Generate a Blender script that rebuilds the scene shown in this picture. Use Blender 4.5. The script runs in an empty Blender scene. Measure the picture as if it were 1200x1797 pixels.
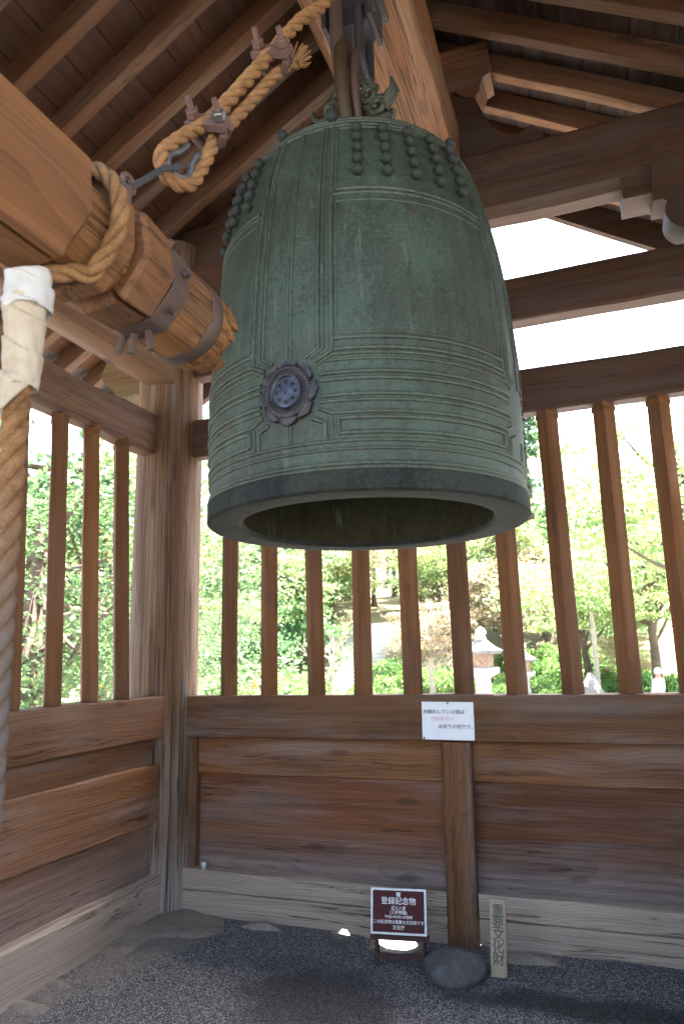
import bpy, bmesh, math, random
import numpy as np
from mathutils import Vector, Matrix, noise as mnoise

random.seed(7)
rng = np.random.default_rng(7)
R = math.radians
sc = bpy.context.scene
COL = sc.collection

# ------------------------------------------------------------------ camera
YAW, PITCH, ROLL = R(19.7746), R(11.8402), R(-1.3572)
f_ = Vector((-math.sin(YAW) * math.cos(PITCH), math.cos(YAW) * math.cos(PITCH), math.sin(PITCH)))
r_ = Vector((math.cos(YAW), math.sin(YAW), 0))
u_ = r_.cross(f_)
r2 = math.cos(ROLL) * r_ + math.sin(ROLL) * u_
u2 = -math.sin(ROLL) * r_ + math.cos(ROLL) * u_
cam = bpy.data.cameras.new("camera")
cam.sensor_fit = 'VERTICAL'
cam.sensor_height = 36.0
cam.lens = 1229.0 / 1797.0 * 36.0
cam.clip_start = 0.05
cam.clip_end = 2000
cam.dof.use_dof = True
cam.dof.focus_distance = 2.7
cam.dof.aperture_fstop = 4.0
camo = bpy.data.objects.new("camera", cam)
COL.objects.link(camo)
m3 = Matrix((r2, u2, -f_)).transposed()
camo.matrix_world = Matrix.Translation((0, 0, 1.5)) @ m3.to_4x4()
sc.camera = camo

# ------------------------------------------------------------------ light
SUN_EL, SUN_AZ = R(66.5), R(36)          # azimuth from +Y towards +X
w = bpy.data.worlds.new("World")
sc.world = w
w.use_nodes = True
nt = w.node_tree
sky = nt.nodes.new("ShaderNodeTexSky")
sky.sky_type = 'NISHITA'
sky.sun_disc = False
sky.sun_elevation = SUN_EL
sky.sun_rotation = SUN_AZ
sky.air_density = 1.0
sky.dust_density = 5.0
sky.ozone_density = 0.55
bg = nt.nodes["Background"]
bg.inputs[1].default_value = 0.10
nt.links.new(sky.outputs[0], bg.inputs[0])
sun = bpy.data.lights.new("sun", 'SUN')
sun.energy = 5.0
sun.angle = R(0.53)
sun.color = (1.0, 0.95, 0.87)
suno = bpy.data.objects.new("sun", sun)
COL.objects.link(suno)
sd = Vector((math.sin(SUN_AZ) * math.cos(SUN_EL), math.cos(SUN_AZ) * math.cos(SUN_EL), math.sin(SUN_EL)))
suno.rotation_euler = (-sd).to_track_quat('-Z', 'Y').to_euler()
suno.location = (20, 20, 40)

sc.view_settings.view_transform = 'Standard'
sc.view_settings.look = 'None'
sc.view_settings.gamma = 1.0
sc.view_settings.use_curve_mapping = False
sc.view_settings.exposure = 3.88
sc.render.engine = 'CYCLES'
sc.cycles.use_denoising = True
sc.cycles.max_bounces = 10
sc.cycles.diffuse_bounces = 6
sc.cycles.glossy_bounces = 3
sc.cycles.transmission_bounces = 3
sc.cycles.sample_clamp_indirect = 6

# ------------------------------------------------------------------ node helpers
class NT:
    def __init__(s, name):
        s.m = bpy.data.materials.new(name)
        s.m.use_nodes = True
        s.t = s.m.node_tree
        s.b = s.t.nodes["Principled BSDF"]
        s.out = s.t.nodes["Material Output"]
    def n(s, typ, ins=None, **kw):
        nd = s.t.nodes.new(typ)
        for k, v in kw.items():
            setattr(nd, k, v)
        for k, v in (ins or {}).items():
            s.set(nd.inputs[k], v)
        return nd
    def set(s, sock, v):
        if isinstance(v, bpy.types.NodeSocket):
            s.t.links.new(v, sock)
        elif isinstance(v, (tuple, list)) and sock.type == 'RGBA' and len(v) == 3:
            sock.default_value = (*v, 1)
        else:
            sock.default_value = v
    def math(s, op, a, b=None, c=None, clamp=False):
        nd = s.n("ShaderNodeMath", operation=op, use_clamp=clamp)
        s.set(nd.inputs[0], a)
        if b is not None: s.set(nd.inputs[1], b)
        if c is not None: s.set(nd.inputs[2], c)
        return nd.outputs[0]
    def vmath(s, op, a, b=None):
        nd = s.n("ShaderNodeVectorMath", operation=op)
        s.set(nd.inputs[0], a)
        if b is not None: s.set(nd.inputs[1], b)
        return nd.outputs[1] if op in ('LENGTH', 'DISTANCE') else nd.outputs[0]
    def noise(s, vec, scale, detail=3, rough=0.55, dist=0.0):
        nd = s.n("ShaderNodeTexNoise", {"Vector": vec, "Scale": scale, "Detail": detail, "Roughness": rough, "Distortion": dist})
        return nd.outputs[0]
    def ramp(s, fac, lo, hi, a=0.0, b=1.0):
        nd = s.n("ShaderNodeMapRange", {"Value": fac, "From Min": lo, "From Max": hi, "To Min": a, "To Max": b})
        nd.interpolation_type = 'SMOOTHSTEP'
        return nd.outputs[0]
    def mix(s, fac, a, b, blend='MIX'):
        nd = s.n("ShaderNodeMix", data_type='RGBA', blend_type=blend)
        s.set(nd.inputs[0], fac)
        s.set(nd.inputs[6], a)
        s.set(nd.inputs[7], b)
        return nd.outputs[2]
    def bump(s, h, strength=0.5, dist=0.005, normal=None):
        nd = s.n("ShaderNodeBump", {"Height": h, "Strength": strength, "Distance": dist})
        if normal is not None: s.set(nd.inputs["Normal"], normal)
        return nd.outputs[0]

def wood(name, light, dark, grey=(0.27, 0.25, 0.24), grey_amt=0.25, ring=55.0, bump=0.5, knots=0.5,
         low_grey=None, rough=0.72, stain=0.5, streak_bump=0.0, spec=0.3, lg=0.6, val=1.0):
    """Wood whose grain runs along the object's local X."""
    warm = (0.86, 0.735, 0.50)
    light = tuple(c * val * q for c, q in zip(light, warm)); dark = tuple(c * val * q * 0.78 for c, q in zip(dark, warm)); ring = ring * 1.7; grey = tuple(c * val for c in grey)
    s = NT(name)
    tc = s.n("ShaderNodeTexCoord").outputs["Object"]
    rnd = s.n("ShaderNodeObjectInfo").outputs["Random"]
    off = s.n("ShaderNodeCombineXYZ", {0: s.math('MULTIPLY', rnd, 37.0), 1: 0.0, 2: 0.0}).outputs[0]
    p = s.vmath('ADD', tc, off)
    low = s.noise(s.vmath('MULTIPLY', p, (0.45, 1.5, 1.5)), 1.6, 2)
    low2 = s.noise(s.vmath('MULTIPLY', p, (0.5, 2.2, 2.2)), 2.2, 2)
    sep = s.n("ShaderNodeSeparateXYZ", {0: tc})
    y = s.math('ADD', sep.outputs[1], s.math('MULTIPLY', s.math('SUBTRACT', rnd, 0.4), 0.5))
    z = s.math('ADD', sep.outputs[2], s.math('ADD', 0.11, s.math('MULTIPLY', rnd, 0.2)))
    y = s.math('ADD', y, s.math('MULTIPLY', s.math('SUBTRACT', low, 0.5), 0.26))
    z = s.math('ADD', z, s.math('MULTIPLY', s.math('SUBTRACT', low2, 0.5), 0.16))
    d = s.math('SQRT', s.math('ADD', s.math('MULTIPLY', y, y), s.math('MULTIPLY', z, z)))
    rg = s.math('FRACT', s.math('MULTIPLY', d, ring))
    rg = s.math('POWER', rg, 2.4)
    fib = s.noise(s.vmath('MULTIPLY', p, (2.5 * lg, 150.0, 150.0)), 1.0, 2, 0.6)
    stk = s.noise(s.vmath('MULTIPLY', p, (1.3 * lg, 26.0, 26.0)), 1.0, 4, 0.6)
    big = s.noise(s.vmath('MULTIPLY', p, (1.2, 2.4, 2.4)), 1.7, 4, 0.6)
    fac = s.math('ADD', s.math('MULTIPLY', rg, 0.42), s.math('MULTIPLY', s.ramp(stk, 0.3, 0.7), 0.45))
    fac = s.math('ADD', fac, s.math('MULTIPLY', s.math('SUBTRACT', fib, 0.5), 0.7), clamp=True)
    col = s.mix(fac, light, dark)
    # individual timbers differ
    tone = s.math('ADD', 0.78, s.math('MULTIPLY', s.math('FRACT', s.math('MULTIPLY', rnd, 7.31)), 0.44))
    tonec = s.n("ShaderNodeCombineColor", {0: tone, 1: tone, 2: tone}).outputs[0]
    col = s.mix(1.0, col, tonec, 'MULTIPLY')
    if stain:
        st = s.ramp(big, 0.52, 0.75)
        col = s.mix(s.math('MULTIPLY', st, stain), col, s.mix(0.6, dark, (0.02, 0.015, 0.012)))
    gm = s.ramp(s.noise(s.vmath('MULTIPLY', p, (0.6, 5.0, 5.0)), 1.3, 5, 0.62), 0.42, 0.70)
    gm = s.math('MULTIPLY', gm, grey_amt)
    if low_grey:
        pz = s.n("ShaderNodeSeparateXYZ", {0: s.n("ShaderNodeNewGeometry").outputs["Position"]}).outputs[2]
        pz = s.math('ADD', pz, s.math('MULTIPLY', s.math('SUBTRACT', stk, 0.5), 0.3))
        lgf = s.ramp(pz, low_grey[0], low_grey[1], low_grey[2], 0.0)
        gm = s.math('MAXIMUM', gm, lgf)
    gcol = s.mix(fac, grey, tuple(c * 0.55 for c in grey))
    col = s.mix(gm, col, gcol)
    h = s.math('ADD', s.math('MULTIPLY', rg, 0.35), s.math('MULTIPLY', fib, 0.8))
    h = s.math('ADD', h, s.math('MULTIPLY', stk, 0.9))
    if streak_bump:
        # deep drying checks along the grain
        ck = s.noise(s.vmath('MULTIPLY', p, (0.8 * lg, 26.0, 26.0)), 1.0, 3, 0.7)
        ckm = s.ramp(s.math('ABSOLUTE', s.math('SUBTRACT', ck, 0.5)), 0.0, 0.006 + 0.022 * min(1.0, streak_bump))
        sparse = s.noise(s.vmath('MULTIPLY', p, (0.7, 6.0, 6.0)), 1.0, 2)
        ckm = s.math('MAXIMUM', ckm, s.ramp(sparse, 0.50, 0.58, 1.0, 0.0)) if streak_bump < 0.75 else ckm
        h = s.math('ADD', h, s.math('MULTIPLY', ckm, streak_bump))
        col = s.mix(s.math('SUBTRACT', 1.0, ckm), col, tuple(c * 0.35 for c in dark))
    if knots:
        vo = s.n("ShaderNodeTexVoronoi", {"Vector": s.vmath('MULTIPLY', p, (1.6, 5.5, 5.5)), "Scale": 1.0, "Randomness": 1.0})
        kn = s.ramp(vo.outputs["Distance"], 0.07, 0.16, 1.0, 0.0)
        col = s.mix(s.math('MULTIPLY', kn, knots), col, tuple(c * 0.45 for c in dark))
    s.set(s.b.inputs["Base Color"], col)
    s.set(s.b.inputs["Roughness"], s.math('ADD', rough - 0.1, s.math('MULTIPLY', stk, 0.2)))
    s.set(s.b.inputs["Specular IOR Level"], spec)
    s.set(s.b.inputs["Normal"], s.bump(h, bump, 0.004))
    return s.m

M = {}
M['board'] = wood('board_wood', (0.2, 0.098, 0.048), (0.088, 0.038, 0.018), grey_amt=0.3, low_grey=(0.15, 0.75, 0.45), ring=42, val=0.92, streak_bump=0.35)
M['panel'] = wood('panel_wood', (0.185, 0.075, 0.034), (0.075, 0.028, 0.013), grey_amt=0.35, low_grey=(0.2, 0.55, 0.6), ring=38, stain=0.75, val=0.85, streak_bump=0.3)
M['sill'] = wood('sill_wood', (0.24, 0.155, 0.10), (0.14, 0.085, 0.055), grey=(0.315, 0.248, 0.19), grey_amt=0.5, low_grey=(0.22, 0.6, 1.0), ring=40, streak_bump=0.7, val=1.08)
M['rail'] = wood('rail_wood', (0.215, 0.108, 0.052), (0.105, 0.048, 0.022), grey_amt=0.35, ring=46, val=0.78, streak_bump=0.45)
M['slat'] = wood('slat_wood', (0.24, 0.108, 0.036), (0.13, 0.052, 0.016), grey_amt=0.1, ring=60, knots=0.6, val=0.6)
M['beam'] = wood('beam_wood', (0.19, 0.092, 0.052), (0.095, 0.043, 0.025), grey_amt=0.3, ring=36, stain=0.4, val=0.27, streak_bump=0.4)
M['left_beam'] = wood('left_beam_wood', (0.245, 0.128, 0.076), (0.12, 0.056, 0.032), grey=(0.30, 0.25, 0.22), grey_amt=0.4, ring=36, knots=0.9, val=0.58, streak_bump=0.6)
M['bell_beam'] = wood('bell_beam_wood', (0.38, 0.185, 0.092), (0.20, 0.084, 0.037), grey=(0.42, 0.29, 0.20), grey_amt=0.55, ring=26, stain=0.5, streak_bump=0.8, val=0.52, lg=0.3)
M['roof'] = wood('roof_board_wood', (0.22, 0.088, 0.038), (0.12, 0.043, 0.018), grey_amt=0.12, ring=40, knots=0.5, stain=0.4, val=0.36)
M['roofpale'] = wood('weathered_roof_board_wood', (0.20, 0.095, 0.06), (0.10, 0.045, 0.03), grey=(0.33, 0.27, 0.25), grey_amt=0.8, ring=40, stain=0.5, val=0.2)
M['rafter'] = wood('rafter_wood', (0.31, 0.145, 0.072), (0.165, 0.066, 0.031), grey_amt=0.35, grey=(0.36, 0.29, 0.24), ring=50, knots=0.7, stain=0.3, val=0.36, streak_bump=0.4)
M['post'] = wood('post_wood', (0.25, 0.150, 0.092), (0.125, 0.066, 0.038), grey=(0.37, 0.33, 0.29), grey_amt=0.4, ring=30, bump=0.8, low_grey=(0.05, 0.65, 0.8), streak_bump=0.9, knots=0.0, stain=0.25, val=0.72, lg=0.28)
M['log'] = wood('striker_wood', (0.36, 0.195, 0.092), (0.185, 0.080, 0.033), grey_amt=0.0, ring=34, knots=0.9, stain=0.75, streak_bump=0.9, val=0.55)
M['logblock'] = wood('striker_block_wood', (0.33, 0.165, 0.08), (0.19, 0.083, 0.037), grey_amt=0.0, ring=30, knots=0.9, stain=0.75, val=0.52, streak_bump=0.7)
M['nose'] = wood('carved_nose_wood', (0.30, 0.20, 0.085), (0.17, 0.10, 0.04), grey=(0.30, 0.28, 0.18), grey_amt=0.4, ring=30, knots=0.0, val=0.42)
M['stake'] = wood('stake_wood', (0.45, 0.43, 0.42), (0.32, 0.30, 0.28), grey_amt=0.5, grey=(0.44, 0.41, 0.37), ring=70, knots=0.2)

def simple(name, col, rough=0.6, metal=0.0, nscale=30, var=0.35, bump=0.2, bdist=0.003, spec=0.4, col2=None):
    s = NT(name)
    tc = s.n("ShaderNodeTexCoord").outputs["Object"]
    a = s.noise(tc, nscale, 5, 0.6)
    b = s.noise(tc, nscale * 0.16, 4, 0.6)
    f = s.ramp(s.math('ADD', s.math('MULTIPLY', a, 0.55), s.math('MULTIPLY', b, 0.45)), 0.35, 0.65)
    c2 = col2 or tuple(c * (1 - var) for c in col)
    s.set(s.b.inputs["Base Color"], s.mix(f, col, c2))
    s.set(s.b.inputs["Roughness"], s.math('ADD', rough - 0.08, s.math('MULTIPLY', a, 0.16)))
    s.b.inputs["Metallic"].default_value = metal
    s.b.inputs["Specular IOR Level"].default_value = spec
    if bump:
        s.set(s.b.inputs["Normal"], s.bump(a, bump, bdist))
    return s.m

M['iron'] = simple('rusted_iron', (0.050, 0.036, 0.032), 0.62, 0.35, 60, 0.5, 0.5, 0.002, col2=(0.075, 0.042, 0.029))
M['rust'] = simple('red_rust', (0.095, 0.050, 0.036), 0.75, 0.15, 70, 0.5, 0.5, 0.002, col2=(0.055, 0.029, 0.023))
M['steel'] = simple('grey_steel', (0.065, 0.064, 0.066), 0.5, 0.4, 50, 0.4, 0.3, 0.002)
M['bright'] = simple('worn_nut_steel', (0.22, 0.22, 0.21), 0.35, 0.8, 60, 0.5, 0.2, 0.001)
M['darkiron'] = simple('dark_iron', (0.042, 0.038, 0.042), 0.55, 0.4, 50, 0.4, 0.4, 0.002)
M['brownhook'] = simple('brown_rusted_hook', (0.034, 0.022, 0.016), 0.6, 0.3, 40, 0.5, 0.4, 0.002, col2=(0.05, 0.03, 0.013))
M['boss'] = simple('boss_bronze', (0.015, 0.018, 0.018), 0.7, 0.1, 90, 0.3, 0.3, 0.002, spec=0.2, col2=(0.022, 0.028, 0.025))
M['dragon'] = simple('dragon_bronze', (0.05, 0.058, 0.038), 0.55, 0.3, 60, 0.5, 0.5, 0.003, col2=(0.03, 0.034, 0.026))
M['medal'] = simple('polished_striking_bronze', (0.050, 0.054, 0.072), 0.36, 0.7, 22, 0.5, 0.4, 0.003, col2=(0.016, 0.016, 0.020))
M['medalrim'] = simple('dark_striking_bronze', (0.030, 0.028, 0.030), 0.45, 0.5, 50, 0.4, 0.3, 0.002)
M['cloth'] = simple('wrapping_cloth', (0.30, 0.265, 0.20), 0.85, 0, 25, 0.2, 0.3, 0.002, col2=(0.23, 0.185, 0.125))
M['tape'] = simple('white_tape', (0.31, 0.305, 0.285), 0.4, 0, 25, 0.1, 0.25, 0.002)
M['paper'] = simple('laminated_paper', (0.56, 0.59, 0.63), 0.28, 0, 6, 0.05, 0.1, 0.003)
M['ink'] = simple('dark_ink', (0.05, 0.05, 0.06), 0.6, 0, 20, 0.2, 0)
M['brush'] = simple('faded_brush_ink', (0.055, 0.055, 0.055), 0.8, 0, 40, 0.3, 0, col2=(0.10, 0.095, 0.085))
M['pink'] = simple('pink_ink', (0.70, 0.42, 0.50), 0.6, 0, 20, 0.1, 0)
M['green_pin'] = simple('green_pin_plastic', (0.02, 0.16, 0.07), 0.3, 0, 20, 0.1, 0)
M['white_pin'] = simple('white_pin_plastic', (0.75, 0.75, 0.72), 0.3, 0, 20, 0.1, 0)
M['maroon'] = simple('maroon_plate', (0.055, 0.012, 0.014), 0.6, 0, 15, 0.15, 0.05, spec=0.15)
M['alu'] = simple('aluminium_frame', (0.33, 0.335, 0.345), 0.4, 0.6, 30, 0.2, 0.1)
M['whitepaint'] = simple('white_print', (0.72, 0.72, 0.70), 0.5, 0, 20, 0.1, 0)
M['stand'] = simple('dark_red_stand', (0.055, 0.020, 0.018), 0.45, 0, 30, 0.4, 0.2)
M['stone'] = simple('grey_boulder', (0.085, 0.083, 0.085), 0.85, 0, 35, 0.45, 0.5, 0.006, col2=(0.055, 0.049, 0.042))
M['granite'] = simple('pale_granite', (0.46, 0.44, 0.40), 0.85, 0, 30, 0.3, 0.4, 0.01)
M['mossgranite'] = simple('weathered_granite', (0.24, 0.23, 0.22), 0.9, 0, 12, 0.45, 0.4, 0.01, col2=(0.13, 0.12, 0.11))
M['rustgranite'] = simple('stained_granite', (0.40, 0.29, 0.20), 0.9, 0, 9, 0.5, 0.4, 0.01, col2=(0.20, 0.12, 0.08))
M['mortar'] = simple('mortar', (0.23, 0.195, 0.15), 0.92, 0, 22, 0.35, 0.6, 0.012, col2=(0.15, 0.13, 0.105))
M['porcelain'] = simple('pale_porcelain', (0.42, 0.41, 0.39), 0.4, 0, 30, 0.2, 0.1)
M['bark'] = simple('roof_bark', (0.10, 0.08, 0.065), 0.95, 0, 20, 0.4, 0.6, 0.02)
M['trunk'] = simple('tree_bark', (0.13, 0.095, 0.07), 0.95, 0, 14, 0.5, 0.8, 0.03)
M['palebark'] = simple('pale_bark', (0.42, 0.37, 0.31), 0.95, 0, 14, 0.35, 0.6, 0.02)
M['skin'] = simple('skin', (0.42, 0.25, 0.18), 0.5, 0, 20, 0.1, 0)
M['hair'] = simple('black_hair', (0.015, 0.013, 0.012), 0.5, 0, 60, 0.3, 0.2)
M['greyhair'] = simple('grey_hair', (0.30, 0.29, 0.30), 0.6, 0, 60, 0.3, 0.2)
for nme, c in dict(navy=(0.02, 0.025, 0.045), blue=(0.03, 0.06, 0.22), white=(0.72, 0.72, 0.70), orange=(0.75, 0.20, 0.03), red=(0.55, 0.03, 0.035), greyjk=(0.22, 0.22, 0.25), purple=(0.13, 0.09, 0.12), redcap=(0.35, 0.08, 0.07), pale=(0.5, 0.5, 0.52)).items():
    M[nme] = simple(nme + '_cloth', c, 0.85, 0, 30, 0.2, 0.1)

def rope_mat(name, dirty):
    s = NT(name)
    tc = s.n("ShaderNodeTexCoord").outputs["Object"]
    fine = s.noise(tc, 260, 4, 0.7)
    mid = s.noise(tc, 30, 3)
    c = s.mix(s.ramp(s.math('ADD', s.math('MULTIPLY', fine, 0.6), s.math('MULTIPLY', mid, 0.4)), 0.33, 0.66), (0.20, 0.108, 0.044), (0.085, 0.040, 0.015))
    if dirty:
        at = s.n("ShaderNodeAttribute", attribute_name="outer").outputs["Fac"]
        pz = s.n("ShaderNodeSeparateXYZ", {0: s.n("ShaderNodeNewGeometry").outputs["Position"]}).outputs[2]
        g = s.math('MULTIPLY', s.ramp(s.math('ADD', pz, s.math('MULTIPLY', mid, 0.3)), 1.55, 2.05, 1.0, 0.0), s.ramp(s.math('ADD', at, s.math('MULTIPLY', s.math('SUBTRACT', mid, 0.5), 0.5)), 0.25, 0.6))
        c = s.mix(s.math('MULTIPLY', g, 0.9), c, s.mix(fine, (0.095, 0.082, 0.076), (0.048, 0.042, 0.040)))
    s.set(s.b.inputs["Base Color"], c)
    s.b.inputs["Roughness"].default_value = 0.85
    s.b.inputs["Specular IOR Level"].default_value = 0.2
    s.set(s.b.inputs["Normal"], s.bump(fine, 0.7, 0.003))
    return s.m
M['rope'] = rope_mat('hemp_rope', False)
M['pullrope'] = rope_mat('handled_hemp_rope', True)

def bell_mat(name, base, pale, palefac):
    s = NT(name)
    tc = s.n("ShaderNodeTexCoord").outputs["Object"]
    fine = s.noise(tc, 170, 5, 0.7)
    spk = s.noise(tc, 60, 4, 0.7)
    strk = s.noise(s.vmath('MULTIPLY', tc, (22, 22, 1.6)), 1.0, 4, 0.65)
    big = s.noise(tc, 2.6, 4, 0.6)
    c = s.mix(s.ramp(strk, 0.35, 0.7), base, tuple(x * 0.62 for x in base))
    c = s.mix(s.math('MULTIPLY', s.ramp(s.math('ADD', s.math('MULTIPLY', spk, 0.5), s.math('MULTIPLY', big, 0.5)), 0.44, 0.60), palefac), c, pale)
    c = s.mix(s.math('MULTIPLY', s.ramp(fine, 0.57, 0.68), 0.15 if 'rim' in name or 'inner' in name else 0.8), c, (0.056, 0.094, 0.072))
    c = s.mix(s.math('MULTIPLY', s.ramp(s.noise(tc, 3.2, 6, 0.7), 0.52, 0.68), 0.5), c, (0.026, 0.026, 0.016))
    c = s.mix(s.math('MULTIPLY', s.ramp(s.noise(s.vmath('MULTIPLY', tc, (34, 34, 1.8)), 1.0, 4, 0.65), 0.58, 0.74), 0.1 if 'rim' in name else 0.75), c, (0.064, 0.08, 0.062))
    s.set(s.b.inputs["Base Color"], c)
    s.b.inputs["Metallic"].default_value = 0.15
    s.set(s.b.inputs["Roughness"], s.math('ADD', 0.40, s.math('MULTIPLY', spk, 0.30)))
    s.b.inputs["Specular IOR Level"].default_value = 0.02 if 'rim' in name or 'inner' in name else 0.36
    if 'rim' in name: s.b.inputs['Metallic'].default_value = 0.0
    h = s.math('ADD', s.math('MULTIPLY', fine, 0.6), s.math('MULTIPLY', spk, 0.9))
    s.set(s.b.inputs["Normal"], s.bump(s.math('ADD', h, s.math('MULTIPLY', strk, 0.8)), 0.6, 0.005))
    return s.m
M['bell'] = bell_mat('verdigris_bronze', (0.024, 0.031, 0.021), (0.032, 0.053, 0.038), 0.9)
M['belledge'] = bell_mat('worn_verdigris', (0.027, 0.034, 0.024), (0.042, 0.060, 0.043), 0.9)
M['bellrim'] = bell_mat('bare_rim_bronze', (0.019, 0.0205, 0.0195), (0.031, 0.036, 0.032), 0.7)
M['bellin'] = bell_mat('inner_bronze', (0.026, 0.025, 0.014), (0.04, 0.04, 0.022), 0.5)

def leaf_mat(name, c1, c2, c3, transl=0.45):
    s = NT(name)
    at = s.n("ShaderNodeAttribute", attribute_name="tint").outputs["Fac"]
    rnd = s.n("ShaderNodeObjectInfo").outputs["Random"]
    c = s.mix(s.ramp(at, 0.0, 0.6), c1, c2)
    c = s.mix(s.ramp(at, 0.72, 1.0), c, c3)
    hs = s.n("ShaderNodeHueSaturation", {"Color": c, "Hue": s.math('ADD', 0.485, s.math('MULTIPLY', rnd, 0.03)), "Value": s.math('ADD', 0.8, s.math('MULTIPLY', rnd, 0.45))})
    c = hs.outputs[0]
    s.set(s.b.inputs["Base Color"], c)
    s.b.inputs["Roughness"].default_value = 0.6
    s.b.inputs["Specular IOR Level"].default_value = 0.25
    tr = s.n("ShaderNodeBsdfTranslucent", {"Color": c})
    mx = s.n("ShaderNodeAddShader", {0: s.b.outputs[0], 1: tr.outputs[0]})
    s.t.links.new(mx.outputs[0], s.out.inputs[0])
    return s.m
M['leaf_green'] = leaf_mat('green_leaves', (0.038, 0.080, 0.032), (0.068, 0.118, 0.046), (0.17, 0.15, 0.05))
M['leaf_dark'] = leaf_mat('dark_needles', (0.022, 0.055, 0.022), (0.042, 0.085, 0.032), (0.07, 0.11, 0.04))
M['leaf_yellow'] = leaf_mat('yellow_green_leaves', (0.075, 0.118, 0.042), (0.115, 0.145, 0.055), (0.19, 0.165, 0.062))
M['leaf_autumn'] = leaf_mat('autumn_leaves', (0.11, 0.11, 0.058), (0.145, 0.115, 0.068), (0.18, 0.12, 0.085))
M['leaf_bush'] = leaf_mat('azalea_leaves', (0.045, 0.10, 0.028), (0.085, 0.15, 0.040), (0.15, 0.19, 0.06), 0.3)

# ------------------------------------------------------------------ object helpers
def obj(name, mesh, mat=None, parent=None, label=None, cat=None, group=None, kind=None):
    o = bpy.data.objects.new(name, mesh)
    COL.objects.link(o)
    if mat is not None and mesh is not None:
        for mm in (mat if isinstance(mat, (list, tuple)) else [mat]):
            if mm is not None and mm.name not in [x.name for x in mesh.materials if x]:
                mesh.materials.append(mm)
    if parent is not None: o.parent = parent
    return tag(o, label, cat, group, kind)
def tag(o, label=None, cat=None, group=None, kind=None):
    if label: o['label'] = label
    if cat: o['category'] = cat
    if group: o['group'] = group
    if kind: o['kind'] = kind
    return o
def empty(name, loc=(0, 0, 0), rz=0, parent=None, **kw):
    o = bpy.data.objects.new(name, None)
    COL.objects.link(o)
    o.location = loc
    o.rotation_euler = (0, 0, rz)
    o.empty_display_size = 0.2
    if parent is not None: o.parent = parent
    return tag(o, **kw)
def copy_tree(o, parent=None):
    c = o.copy()
    COL.objects.link(c)
    if parent is not None: c.parent = parent
    for ch in list(o.children):
        copy_tree(ch, c)
    return c

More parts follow.
